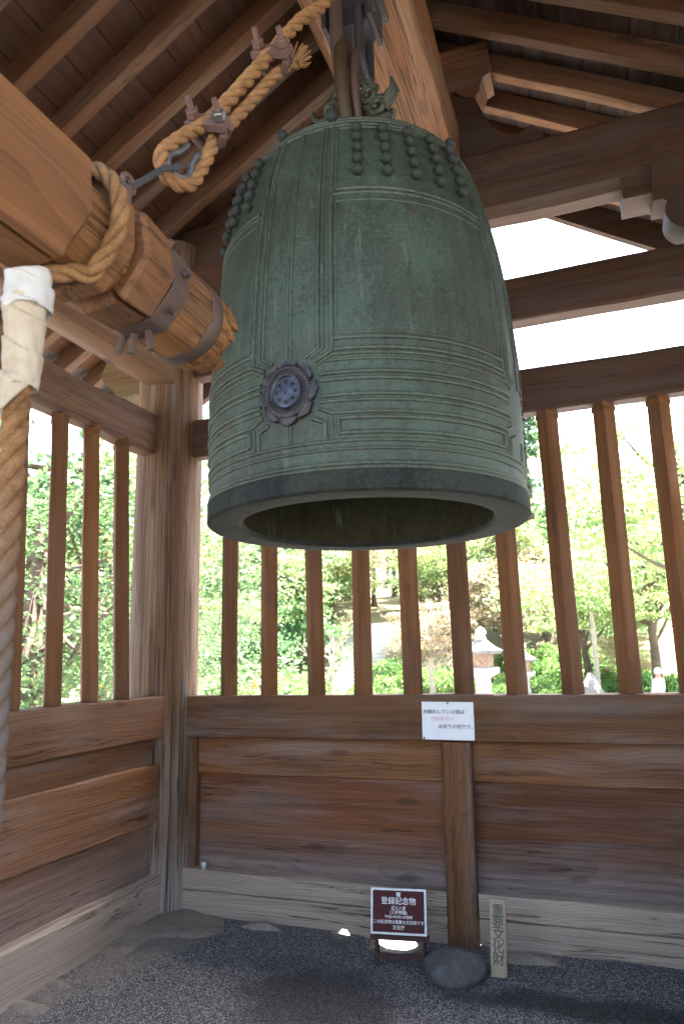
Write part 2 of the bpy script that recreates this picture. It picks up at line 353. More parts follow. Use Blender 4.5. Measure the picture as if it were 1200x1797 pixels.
class MB:
    def __init__(s): s.v, s.f, s.mi = [], [], []
    def add(s, vs, fs, mi=0):
        n = len(s.v)
        s.v += [tuple(x) for x in vs]
        s.f += [tuple(i + n for i in f) for f in fs]
        s.mi += [mi] * len(fs)
        return s
    def box(s, c, size, rot=None, mi=0):
        x, y, z = (d / 2 for d in size)
        vs = [Vector((a, b, e)) for a in (-x, x) for b in (-y, y) for e in (-z, z)]
        if rot is not None: vs = [rot @ v for v in vs]
        vs = [v + Vector(c) for v in vs]
        return s.add(vs, [(0, 1, 3, 2), (4, 6, 7, 5), (0, 4, 5, 1), (2, 3, 7, 6), (0, 2, 6, 4), (1, 5, 7, 3)], mi)
    def lathe(s, prof, seg=24, c=(0, 0, 0), rfun=None, mi=0, cap=True, axis='Z', phase=0.0):
        n = len(prof)
        vs = []
        for (r, z) in prof:
            for k in range(seg):
                a = 2 * math.pi * k / seg + phase
                rr = rfun(r, z, a) if rfun else r
                p = (rr * math.cos(a), rr * math.sin(a), z)
                if axis == 'Y': p = (p[0], p[2], p[1])
                elif axis == 'X': p = (p[2], p[0], p[1])
                vs.append((p[0] + c[0], p[1] + c[1], p[2] + c[2]))
        flip = axis == 'Y'
        fs = []
        for i in range(n - 1):
            for k in range(seg):
                q = (i * seg + k, i * seg + (k + 1) % seg, (i + 1) * seg + (k + 1) % seg, (i + 1) * seg + k)
                fs.append(q[::-1] if flip else q)
        if cap:
            a = tuple(range(seg)); b = tuple((n - 1) * seg + k for k in range(seg))
            fs.append(a if flip else a[::-1]); fs.append(b[::-1] if flip else b)
        return s.add(vs, fs, mi)
    def tube(s, path, rad, sides=10, cap=True, mi=0, squash=1.0):
        P = [Vector(p) for p in path]
        n = len(P)
        T = [(P[min(i + 1, n - 1)] - P[max(i - 1, 0)]).normalized() for i in range(n)]
        up = Vector((0, 0, 1)) if abs(T[0].z) < 0.9 else Vector((1, 0, 0))
        N = (up - T[0] * up.dot(T[0])).normalized()
        vs = []
        for i in range(n):
            N = (N - T[i] * N.dot(T[i])).normalized()
            B = T[i].cross(N)
            r = rad(i / (n - 1)) if callable(rad) else rad
            for k in range(sides):
                a = 2 * math.pi * k / sides
                vs.append(P[i] + N * (r * math.cos(a)) + B * (r * squash * math.sin(a)))
        fs = [(i * sides + k, i * sides + (k + 1) % sides, (i + 1) * sides + (k + 1) % sides, (i + 1) * sides + k) for i in range(n - 1) for k in range(sides)]
        if cap:
            fs.append(tuple(range(sides))[::-1]); fs.append(tuple((n - 1) * sides + k for k in range(sides)))
        return s.add(vs, fs, mi)
    def prism(s, poly, y0, y1, mi=0):
        """poly of (x, z), extruded from y0 to y1"""
        n = len(poly)
        vs = [(x, y0, z) for x, z in poly] + [(x, y1, z) for x, z in poly]
        fs = [tuple(range(n)), tuple(range(n, 2 * n))[::-1]] + [(i, i + n, (i + 1) % n + n, (i + 1) % n) for i in range(n)]
        return s.add(vs, fs, mi)
    def mesh(s, name, sharp=35):
        me = bpy.data.meshes.new(name)
        me.from_pydata(s.v, [], s.f)
        me.polygons.foreach_set("material_index", s.mi)
        bm = bmesh.new(); bm.from_mesh(me)
        bmesh.ops.recalc_face_normals(bm, faces=bm.faces[:])
        bm.to_mesh(me); bm.free()
        if sharp is not None:
            me.polygons.foreach_set("use_smooth", [True] * len(me.polygons))
            me.set_sharp_from_angle(angle=R(sharp))
        me.update()
        return me
    def build(s, name, mat=None, parent=None, sharp=35, **kw):
        return obj(name, s.mesh(name, sharp), mat, parent, **kw)

def timber_mesh(name, L, wd, ht, ch=0.008, jit=0.002, seg=None, seed=0, chx=None):
    """A hewn timber along local X, chamfered, with slightly wandering edges."""
    rd = random.Random(seed * 7919 + int(L * 1000) + int(wd * 1e4))
    seg = seg or max(2, int(L / 0.22))
    cs = []
    y, z = wd / 2, ht / 2
    c = min(ch, y * 0.9, z * 0.9)
    base = [(-y + c, -z), (y - c, -z), (y, -z + c), (y, z - c), (y - c, z), (-y + c, z), (-y, z - c), (-y, -z + c)]
    vs = []
    ox = rd.uniform(0, 100)
    for i in range(seg + 1):
        x = -L / 2 + L * i / seg
        for k, (a, b) in enumerate(base):
            n = Vector((x * 2.3 + ox, k // 2 * 3.7, 0))
            d = mnoise.noise(n) * jit * 2.2 + rd.uniform(-1, 1) * jit * 0.35
            e = mnoise.noise(n + Vector((0, 50, 9))) * jit * 2.2 + rd.uniform(-1, 1) * jit * 0.35
            xe = x + (rd.uniform(-1, 1) * jit * 0.5 if i in (0, seg) else 0)
            vs.append((xe, a + d, b + e))
    fs = [(i * 8 + k, i * 8 + (k + 1) % 8, (i + 1) * 8 + (k + 1) % 8, (i + 1) * 8 + k) for i in range(seg) for k in range(8)]
    fs += [tuple(range(8))[::-1], tuple(seg * 8 + k for k in range(8))]
    mb = MB().add(vs, fs)
    return mb.mesh(name, 30)

_seed = [0]
def frame(xd, zd):
    x = Vector(xd).normalized()
    z = Vector(zd); z = (z - x * z.dot(x)).normalized()
    y = z.cross(x)
    return Matrix((x, y, z)).transposed().to_4x4()
def timber(name, a, b, wd, ht, mat, parent=None, zd=(0, 0, 1), mesh=None, **kw):
    """Timber from a to b; ht along zd, wd across. Returns the object."""
    a, b = Vector(a), Vector(b)
    L = (b - a).length
    _seed[0] += 1
    opts = {k: kw.pop(k) for k in ('ch', 'jit', 'seg') if k in kw}
    me = mesh or timber_mesh(name, L, wd, ht, seed=_seed[0], **opts)
    o = obj(name, me, mat, parent, **kw)
    o.matrix_basis = Matrix.Translation((a + b) / 2) @ frame(b - a, zd)
    return o
AX, AY = -0.83, 2.61       # bell axis
LX, BY, RX, FY = -2.655, 4.09, 0.995, 1.13   # inner faces of the wall rails

# ------------------------------------------------------------------ ground
def smooth(t):
    t = np.clip(t, 0, 1)
    return t * t * (3 - 2 * t)
def ground_z(x, y):
    x = np.asarray(x, float); y = np.asarray(y, float)
    dx = np.maximum(np.abs(x - AX) - 2.3, 0); dy = np.maximum(np.abs(y - 2.0) - 2.9, 0)
    d = np.hypot(dx, dy)
    z = -0.15 - 0.75 * smooth((d - 1.2) / 6.0)
    h = np.maximum(y - 42 + 0.12 * np.abs(x + 14) * 0, 0)
    hill = np.where(h < 20, h * 0.33, 6.6 + (h - 20) * 0.17)
    hill = np.minimum(hill, 17)
    z = z + hill
    z = z + 0.03 * np.sin(x * 1.3 + y * 0.7) * smooth((d - 2) / 6) + np.where(h > 2, 0.5 * np.sin(x * 0.31) * np.cos(y * 0.23), 0)
    return z
def gz(x, y): return float(ground_z(x, y))

def grid_mesh(name, xs, ys, zf):
    X, Y = np.meshgrid(xs, ys)
    Z = zf(X, Y)
    n, m = len(xs), len(ys)
    me = bpy.data.meshes.new(name)
    co = np.stack([X, Y, Z], -1).reshape(-1, 3)
    i = np.arange((m - 1) * n).reshape(m - 1, n)[:, :-1].ravel()
    f = np.stack([i, i + 1, i + 1 + n, i + n], -1)
    me.from_pydata(co.tolist(), [], f.tolist())
    me.polygons.foreach_set("use_smooth", [True] * len(me.polygons))
    me.update()
    return me
xs = np.concatenate([np.linspace(-600, -70, 12), np.linspace(-64, -8, 34), np.linspace(-7, 6, 40), np.linspace(7, 50, 26), np.linspace(60, 600, 10)])
ys = np.concatenate([np.linspace(-600, -20, 12), np.linspace(-12, -3, 6), np.linspace(-2, 9, 40), np.linspace(10, 64, 48), np.linspace(66, 140, 26), np.linspace(160, 900, 8)])
gme = grid_mesh("ground", xs, ys, ground_z)
s = NT('outside_ground')
pos = s.n("ShaderNodeNewGeometry").outputs["Position"]
sp = s.n("ShaderNodeSeparateXYZ", {0: pos})
gn = s.noise(pos, 90, 4, 0.7); gb = s.noise(pos, 0.8, 4)
sand = s.mix(gn, (0.27, 0.262, 0.25), (0.17, 0.163, 0.155))
sand = s.mix(s.math('MULTIPLY', s.ramp(gb, 0.5, 0.7), 0.35), sand, (0.12, 0.11, 0.09))
moss = s.mix(s.noise(pos, 1.3, 5, 0.7), (0.06, 0.085, 0.03), (0.17, 0.13, 0.085))
hillf = s.ramp(s.math('ADD', sp.outputs[1], s.math('MULTIPLY', s.math('SUBTRACT', gb, 0.5), 8)), 38, 43)
s.set(s.b.inputs["Base Color"], s.mix(hillf, sand, moss))
s.b.inputs["Roughness"].default_value = 0.95
s.set(s.b.inputs["Normal"], s.bump(gn, 0.6, 0.01))
obj("ground", gme, s.m, kind="structure")

# gravel floor of the pavilion
def floor_z(x, y):
    z = 0.010 * np.sin(x * 2.1 + 1.0) * np.cos(y * 1.7) + 0.006 * np.sin(x * 7.3 + y * 5.1)
    z = z + 0.02 * np.exp(-(((x + 2.45) / 0.35) ** 2 + ((y - 3.6) / 0.4) ** 2))
    dip = 0.066 * np.exp(-((x + 1.22) / 0.135) ** 4) * smooth((y - 3.92) / 0.13) + 0.022 * np.exp(-((x + 1.52) / 0.07) ** 4) * smooth((y - 3.98) / 0.1)
    return z * smooth((4.3 - y) / 0.35) - 0.012 - dip
s = NT('dark_gravel')
tc = s.n("ShaderNodeTexCoord").outputs["Object"]
v1 = s.n("ShaderNodeTexVoronoi", {"Vector": tc, "Scale": 125.0})
v2 = s.n("ShaderNodeTexVoronoi", {"Vector": tc, "Scale": 150.0})
big = s.noise(tc, 1.7, 4, 0.6)
cc = s.n("ShaderNodeSeparateColor", {0: v1.outputs["Color"]})
col = s.mix(s.ramp(cc.outputs[0], 0.1, 1.0), (0.080, 0.080, 0.084), (0.32, 0.318, 0.318))
col = s.mix(s.math('MULTIPLY', s.ramp(cc.outputs[1], 0.9, 1.0), 0.7), col, (0.38, 0.35, 0.31))
col = s.mix(s.ramp(v1.outputs["Distance"], 0.35, 0.65), col, (0.05, 0.047, 0.046))
# damp patch and pale dust at the foot of the walls
def blob(cx, cy, rx, ry):
    q = s.vmath('MULTIPLY', s.vmath('SUBTRACT', tc, (cx, cy, 0)), (1 / rx, 1 / ry, 0))
    wob = s.math('MULTIPLY', s.math('SUBTRACT', s.noise(tc, 4.5, 4, 0.6), 0.5), 1.3)
    return s.ramp(s.math('ADD', s.vmath('LENGTH', q), wob), 0.55, 1.15, 1.0, 0.0)
wet = s.math('MAXIMUM', blob(-1.38, 3.32, 0.42, 0.32), blob(-0.15, 3.55, 0.75, 0.13))
wet = s.math('MAXIMUM', wet, s.math('MULTIPLY', blob(-1.62, 3.62, 0.30, 0.12), 0.5))
col = s.mix(s.math('MULTIPLY', wet, 0.74), col, (0.012, 0.011, 0.011))
dust = s.math('MAXIMUM', blob(-2.48, 3.62, 0.28, 0.62), blob(-2.6, 2.75, 0.16, 0.4))
col = s.mix(s.math('MULTIPLY', dust, 0.55), col, (0.20, 0.17, 0.135))
s.set(s.b.inputs["Base Color"], col)
s.set(s.b.inputs["Roughness"], s.math('SUBTRACT', 0.9, s.math('MULTIPLY', wet, 0.15)))
h = s.math('ADD', s.math('SUBTRACT', 1.0, v1.outputs["Distance"]), s.math('MULTIPLY', v2.outputs["Distance"], -0.5))
s.set(s.b.inputs["Normal"], s.bump(h, 0.9, 0.008))
M['gravel'] = s.m
fme = grid_mesh("gravel_floor", np.linspace(-3.0, 1.35, 110), np.linspace(-1.2, 4.125, 90), floor_z)
obj("gravel_floor", fme, M['gravel'], kind="structure")
# loose stones lying on it
N = 15000
px = rng.uniform(-2.65, 1.0, N); py = 4.06 - 1.75 * rng.random(N) ** 1.1
sz = rng.uniform(0.002, 0.005, N) * (1 + (rng.random(N) > 0.97) * 0.9)
base = np.array([(1, 0, 0), (0, 1, 0), (-1, 0, 0), (0, -1, 0), (0, 0, 0.8), (0, 0, -0.8)], float)
vv = base[None] * sz[:, None, None] * rng.uniform(0.7, 1.35, (N, 6, 1))
an = rng.uniform(0, 6.28, N); ca, sa = np.cos(an)[:, None], np.sin(an)[:, None]
vx = vv[:, :, 0] * ca - vv[:, :, 1] * sa; vy = vv[:, :, 0] * sa + vv[:, :, 1] * ca
pz = floor_z(px, py)
co = np.stack([vx + px[:, None], vy + py[:, None], vv[:, :, 2] + pz[:, None] + sz[:, None] * 0.3], -1).reshape(-1, 3)
tri = np.array([(0, 1, 4), (1, 2, 4), (2, 3, 4), (3, 0, 4), (1, 0, 5), (2, 1, 5), (3, 2, 5), (0, 3, 5)])
fa = (tri[None] + 6 * np.arange(N)[:, None, None]).reshape(-1, 3)
def np_mesh(name, co, fa, tint=None, smooth_=False):
    me = bpy.data.meshes.new(name)
    k = fa.shape[1]
    me.vertices.add(len(co)); me.vertices.foreach_set("co", co.astype(np.float32).ravel())
    me.loops.add(fa.size); me.loops.foreach_set("vertex_index", fa.astype(np.int32).ravel())
    me.polygons.add(len(fa)); me.polygons.foreach_set("loop_start", np.arange(0, fa.size, k, dtype=np.int32))
    me.polygons.foreach_set("loop_total", np.full(len(fa), k, dtype=np.int32))
    me.update(calc_edges=True)
    me.validate()
    if tint is not None:
        at = me.attributes.new("tint", 'FLOAT', 'POINT')
        at.data.foreach_set("value", tint.astype(np.float32))
    return me
obj("gravel", np_mesh("gravel", co, fa), M['gravel'], kind="stuff", label="loose dark grey gravel scattered over the pavilion floor", cat="gravel")

# ------------------------------------------------------------------ pavilion
PAV = empty("bell_pavilion", (AX, AY, 0), label="old open timber bell tower with slatted walls and raftered roof", cat="bell tower")
bpy.context.view_layer.update()
PINV = Matrix.Translation((-AX, -AY, 0))
def pav(o, part=None):
    """parent into the pavilion keeping world coordinates"""
    o.parent = part or PAV
    o.matrix_basis = PINV @ o.matrix_basis
    return o
def part_empty(name, label=None):
    e = empty(name, parent=PAV)
    if label: e['label'] = label
    return e

# posts: round weathered logs
def post_mesh(seed):
    mb = MB()
    zs_ = np.linspace(-0.03, 4.55, 70)
    def rf(r, z, a):
        v = mnoise.noise(Vector((math.cos(a) * 2.2, math.sin(a) * 2.2, z * 0.5 + seed * 9)))
        g = mnoise.noise(Vector((math.cos(a) * 14, math.sin(a) * 14, z * 0.9 + seed * 5)))
        fl = 1.0
        return r * fl * (1 + 0.02 * v + 0.018 * g)
    # lying along local X so that the grain follows the trunk
    mb.lathe([(0.226 + 0.004 * math.sin(z), z) for z in zs_], 48, rfun=rf, axis='X')
    return mb.mesh("post", 60)
PX0, PX1, PY0, PY1 = -2.797, 1.135, 1.05, 4.147
pm = post_mesh(1)
for (x, y) in ((PX0, PY1), (PX1, PY1), (PX0, PY0), (PX1, PY0)):
    o = obj("post", pm, M['post'])
    o.matrix_basis = Matrix.Translation((x, y, 0)) @ frame((0, 0, 1), (0.3, 1, 0))
    pav(o)
# mortar footing round the corner post
mb = MB()
NA, NR = 48, 10
vs = []
for i in range(NR + 1):
    t = i / NR
    for k in range(NA):
        a = 2 * math.pi * k / NA
        rr = 0.42 + 0.10 * mnoise.noise(Vector((math.cos(a) * 1.3, math.sin(a) * 1.3, 2))) + 0.05 * mnoise.noise(Vector((math.cos(a) * 4, math.sin(a) * 4, 5)))
        r = rr * t
        x = -2.52 + r * math.cos(a) * 0.95; y = 3.76 + r * math.sin(a) * 1.15
        z = 0.030 * (1 - t ** 2.2) - 0.026 * t ** 3 + 0.012 * mnoise.noise(Vector((x * 6, y * 6, 1)))
        vs.append((x, y, z))
fs = [(i * NA + k, i * NA + (k + 1) % NA, (i + 1) * NA + (k + 1) % NA, (i + 1) * NA + k) for i in range(NR) for k in range(NA)]
pav(mb.add(vs, fs).build("footing", M['mortar'], sharp=None))
for (cx, cy, rr) in ((-2.60, 2.83, 0.10), (-2.62, 3.05, 0.07), (-0.52, 4.0, 0.13), (-2.0, 4.02, 0.09)):
    m_ = MB()
    vs = []
    for i in range(6):
        for k in range(20):
            a = 2 * math.pi * k / 20; t = i / 5
            r = rr * t * (1 + 0.35 * mnoise.noise(Vector((math.cos(a) * 1.5 + cx, math.sin(a) * 1.5, cy))))
            vs.append((cx + r * 1.4 * math.cos(a), cy + r * 0.55 * math.sin(a), 0.030 * (1 - t * t) - 0.012))
    fs = [(i * 20 + k, i * 20 + (k + 1) % 20, (i + 1) * 20 + (k + 1) % 20, (i + 1) * 20 + k) for i in range(5) for k in range(20)]
    pav(m_.add(vs, fs).build("footing", M['mortar'], sharp=None))

# ---- walls
def slat_mesh(L, side, seed):
    return timber_mesh("slat", L, side, side, ch=0.004, jit=0.0022, seg=14, seed=seed)
slat_ms = [slat_mesh(1.66, 0.087, i) for i in range(6)]
cap_m = MB().box((0, 0, 0), (0.028, 0.094, 0.094)).mesh("slat_cap")
def add_slat(wall, b, t, i, rx=1.0, ry=0.0):
    o = obj("slat", slat_ms[i % 6], M['slat'])
    b, t = Vector(b), Vector(t)
    d = t - b
    o.matrix_basis = Matrix.Translation((b + t) / 2) @ frame(d, Vector((rx, ry, 0)) + Vector((-ry, rx, 0)))
    pav(o, wall)
    c = obj("slat_cap", cap_m, M['slat'])
    c.matrix_basis = Matrix.Translation(t - d.normalized() * 0.035) @ frame(d, Vector((rx, ry, 0)) + Vector((-ry, rx, 0)))
    pav(c, wall)

bw = part_empty("slatted_wall", "rear slatted wall of square bars above dark boards")
X0, X1 = -2.62, 0.98
pav(timber("rail", (X0, 4.155, 1.157), (X1, 4.155, 1.157), 0.13, 0.256, M['rail'], ch=0.006, jit=0.004), bw)
pav(timber("head_rail", (X0, 4.15, 3.045), (X1, 4.15, 3.045), 0.115, 0.272, M['beam'], ch=0.012, jit=0.003), bw)
rj = random.Random(3)
for i in range(12):
    x = [-2.30, -2.012, -1.69, -1.378, -1.07, -0.775, -0.478, -0.175, 0.12, 0.415, 0.69, 0.93][i]
    add_slat(bw, (x + rj.uniform(-.006, .006), 4.155, 1.280), (x + rj.uniform(-.014, .014), 4.155, 2.915), i)
# boards between the sill and the rail, left and right of the stud
for (a, b) in ((-2.60, -0.835), (-0.832, X1)):
    pav(timber("plank", (a, 4.165, 0.918), (b, 4.165, 0.918), 0.03, 0.228, M['board'], ch=0.004, jit=0.003), bw)
    pav(timber("plank", (a, 4.198, 0.512), (b, 4.198, 0.512), 0.03, 0.66, M['panel'], ch=0.005, jit=0.003), bw)
    pav(timber("plank", (a, 4.232, 0.17), (b, 4.232, 0.17), 0.028, 0.16, M['panel'], ch=0.005, jit=0.002), bw)
pav(timber("stud", (-0.838, 4.105, -0.01), (-0.826, 4.125, 1.024), 0.165, 0.085, M['rail'], zd=(0, -1, 0), ch=0.010, jit=0.004), bw)
pav(timber("batten", (-2.545, 4.145, 0.24), (-2.545, 4.145, 1.026), 0.062, 0.05, M['rail'], zd=(0, -1, 0), ch=0.004, jit=0.002), bw)
# sill: upper board and lower board with a worn hole under the plaque
for (a, b) in ((-2.60, -0.922), (-0.748, X1)):
    pav(timber("sill_board", (a, 4.15, 0.184), (b, 4.15, 0.184), 0.12, 0.118, M['sill'], ch=0.008, jit=0.006), bw)
def sill_low(a, b, holes):
    n = int((b - a) / 0.03)
    xs_ = [a + (b - a) * i / n for i in range(n + 1)]
    def zb(x):
        z = -0.07 + 0.006 * mnoise.noise(Vector((x * 5, 0, 0)))
        for (hx, hw, hh) in holes:
            z = max(z, -0.07 + (hh + 0.07) * max(0, 1 - ((x - hx) / hw) ** 4))
        return z
    mb = MB(); vs = []
    cx = (a + b) / 2
    for x in xs_:
        ztop = 0.122 + 0.004 * mnoise.noise(Vector((x * 3, 7, 0)))
        yj = 0.003 * mnoise.noise(Vector((x * 4, 3, 3)))
        for (y, z) in ((4.094 + yj, zb(x)), (4.094 + yj, ztop - 0.004), (4.099 + yj, ztop), (4.205, ztop), (4.205, zb(x))):
            vs.append((x - cx, y - 4.15, z - 0.06))
    m = 5
    fs = [(i * m + k, i * m + (k + 1) % m, (i + 1) * m + (k + 1) % m, (i + 1) * m + k) for i in range(n) for k in range(m)]
    fs += [tuple(range(m))[::-1], tuple(n * m + k for k in range(m))]
    o = mb.add(vs, fs).build("sill_board", M['sill'], sharp=30)
    o.matrix_basis = Matrix.Translation((cx, 4.15, 0.06))
    return o
pav(sill_low(-2.60, -0.922, [(-1.215, 0.14, 0.012), (-1.52, 0.055, 0.002)]), bw)
pav(sill_low(-0.748, X1, []), bw)

def side_wall(xin, sgn, label):
    """sgn -1: left wall (inner face looks +X)"""
    wl = part_empty("slatted_wall", label)
    def X(d): return xin + sgn * d
    Y0, Y1 = 1.2, 4.03
    pav(timber("rail", (X(0.075), Y0, 1.165), (X(0.075), Y1, 1.165), 0.15, 0.252, M['left_beam'], ch=0.006, jit=0.004), wl)
    pav(timber("head_rail", (X(0.165), Y0, 3.045), (X(0.165), Y1, 3.045), 0.12, 0.275, M['left_beam'], ch=0.014, jit=0.008), wl)
    for i in range(9):
        y = 3.615 - 0.284 * i
        if y < 1.4: break
        add_slat(wl, (X(0.075), y, 1.285), (X(0.15) , y + rj.uniform(-.01, .01), 2.915), i + 2)
    pav(timber("plank", (X(0.078), Y0, 0.966), (X(0.078), Y1 + .13, 0.966), 0.03, 0.20, M['board'], ch=0.004, jit=0.003), wl)
    pav(timber("plank", (X(0.040), Y0, 0.712), (X(0.040), Y1 + .13, 0.712), 0.034, 0.345, M['board'], ch=0.006, jit=0.004), wl)
    pav(timber("plank", (X(0.080), Y0, 0.375), (X(0.080), Y1 + .13, 0.375), 0.03, 0.36, M['board'], ch=0.006, jit=0.004), wl)
    pav(timber("sill_board", (X(0.07), Y0, 0.108), (X(0.07), Y1, 0.108), 0.14, 0.268, M['sill'], ch=0.014, jit=0.006), wl)
    return wl
side_wall(LX, -1, "side slatted wall at the left behind the pull rope")
side_wall(RX, 1, "side slatted wall at the right")

# ---- tie beams
def tag_beam(o, label=None):
    if label: o['label'] = label
    return pav(o)
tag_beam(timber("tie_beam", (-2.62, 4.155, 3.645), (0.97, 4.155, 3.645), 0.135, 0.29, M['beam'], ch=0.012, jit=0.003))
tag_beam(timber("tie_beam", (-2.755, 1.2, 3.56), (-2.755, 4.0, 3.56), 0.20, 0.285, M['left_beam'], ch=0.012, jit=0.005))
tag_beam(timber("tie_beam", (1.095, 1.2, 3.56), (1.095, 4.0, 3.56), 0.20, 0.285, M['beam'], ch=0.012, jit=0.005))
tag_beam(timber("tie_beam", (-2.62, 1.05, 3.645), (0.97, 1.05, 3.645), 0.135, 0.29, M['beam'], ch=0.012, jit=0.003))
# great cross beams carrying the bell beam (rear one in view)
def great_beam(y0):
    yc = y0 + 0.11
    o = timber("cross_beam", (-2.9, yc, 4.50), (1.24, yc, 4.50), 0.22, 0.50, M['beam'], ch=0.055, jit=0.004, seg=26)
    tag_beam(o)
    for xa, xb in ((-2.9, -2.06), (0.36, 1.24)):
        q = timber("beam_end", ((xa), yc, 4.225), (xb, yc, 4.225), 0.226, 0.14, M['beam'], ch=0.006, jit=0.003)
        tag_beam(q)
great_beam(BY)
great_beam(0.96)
# carved bracket under each end of the rear cross beam
def carve(pts, y0, y1, name, mat, flip=False, sharp=40):
    cx = sum(p[0] for p in pts) / len(pts); cz = sum(p[1] for p in pts) / len(pts)
    P = [((p[0] - cx) * (-1 if flip else 1), p[1] - cz) for p in pts]
    if flip: P = P[::-1]
    o = MB().prism(P, -(y1 - y0) / 2, (y1 - y0) / 2).build(name, mat, sharp=sharp)
    o.matrix_basis = Matrix.Translation(((2 * AX - cx) if flip else cx, (y0 + y1) / 2, cz))
    return pav(o)
def arc(cx, cz, r, a0, a1, n=8):
    return [(cx + r * math.cos(R(a0 + (a1 - a0) * i / n)), cz + r * math.sin(R(a0 + (a1 - a0) * i / n))) for i in range(n + 1)]
brk = [(1.06, 4.33), (0.525, 4.33), (0.515, 4.068), (0.565, 4.068)] + arc(0.70, 3.985, 0.13, 150, 270, 9) + [(0.80, 3.853), (0.86, 3.80), (1.0, 3.79), (1.06, 3.79)]
for fl in (False, True):
    carve(brk, 4.04, 4.24, "bracket", M['beam'], fl)
# frog-leg strut and bearing block on top of the cross beam
leg = [(-0.83, 5.22), (-0.60, 5.22), (-0.47, 5.17)] + [(-0.44, 5.09), (-0.405, 4.99), (-0.37, 4.90), (-0.33, 4.855), (-0.285, 4.826), (-0.24, 4.806), (-0.20, 4.808), (-0.165, 4.83), (-0.126, 4.845), (-0.09, 4.81), (-0.055, 4.745), (-0.05, 4.70), (-0.83, 4.70)]
leg_full = leg + [(2 * AX - x, z) for x, z in leg[::-1] if abs(x - AX) > 1e-6]
carve(leg_full, 4.12, 4.26, "frog_leg_strut", M['beam'])
blk = [(-0.83, 5.56), (-0.36, 5.56), (-0.352, 5.30), (-0.40, 5.28), (-0.425, 5.22), (-0.43, 5.18), (-0.455, 5.155), (-0.52, 5.16), (-0.57, 5.20), (-0.60, 5.235), (-0.83, 5.235)]
blk_full = blk + [(2 * AX - x, z) for x, z in blk[::-1] if abs(x - AX) > 1e-6]
carve(blk_full, 4.09, 4.30, "bracket", M['rafter'])
# carved noses of the tie beam outside the corner posts
nose = [(0.95, 3.80), (1.55, 3.80), (1.68, 3.74)] + [(1.72, 3.66), (1.70, 3.58), (1.64, 3.54), (1.60, 3.50), (1.62, 3.44), (1.58, 3.40), (1.50, 3.40), (1.46, 3.44), (1.40, 3.45), (1.34, 3.41), (1.26, 3.42), (1.20, 3.47), (1.10, 3.48), (0.95, 3.48)]
for fl in (False, True):
    carve(nose, 4.085, 4.225, "beam_nose", M['nose'], fl)
# the beam the bell hangs from, and the ridge purlin
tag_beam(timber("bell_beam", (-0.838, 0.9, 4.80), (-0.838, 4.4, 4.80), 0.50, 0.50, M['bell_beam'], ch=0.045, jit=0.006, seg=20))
# ---- roof
RF = part_empty("roof", "gabled roof of rafters and boards seen from below")
SL = 0.62
ZR = 5.70
nl = math.sqrt(1 + SL * SL)
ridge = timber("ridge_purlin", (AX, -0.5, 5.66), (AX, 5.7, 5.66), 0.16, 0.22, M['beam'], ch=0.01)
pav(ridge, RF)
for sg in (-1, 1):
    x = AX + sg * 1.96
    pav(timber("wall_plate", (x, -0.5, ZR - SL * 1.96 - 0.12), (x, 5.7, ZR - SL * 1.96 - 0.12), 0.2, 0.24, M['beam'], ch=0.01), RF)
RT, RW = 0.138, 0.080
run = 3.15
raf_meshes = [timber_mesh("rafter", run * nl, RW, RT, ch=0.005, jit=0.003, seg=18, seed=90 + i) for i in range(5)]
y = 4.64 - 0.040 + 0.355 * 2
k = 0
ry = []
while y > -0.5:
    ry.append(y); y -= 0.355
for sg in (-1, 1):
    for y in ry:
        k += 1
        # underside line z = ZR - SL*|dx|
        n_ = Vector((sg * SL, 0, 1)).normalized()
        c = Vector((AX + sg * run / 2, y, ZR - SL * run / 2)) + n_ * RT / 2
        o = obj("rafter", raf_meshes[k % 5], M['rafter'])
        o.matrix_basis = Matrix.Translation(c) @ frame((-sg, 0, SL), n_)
        pav(o, RF)
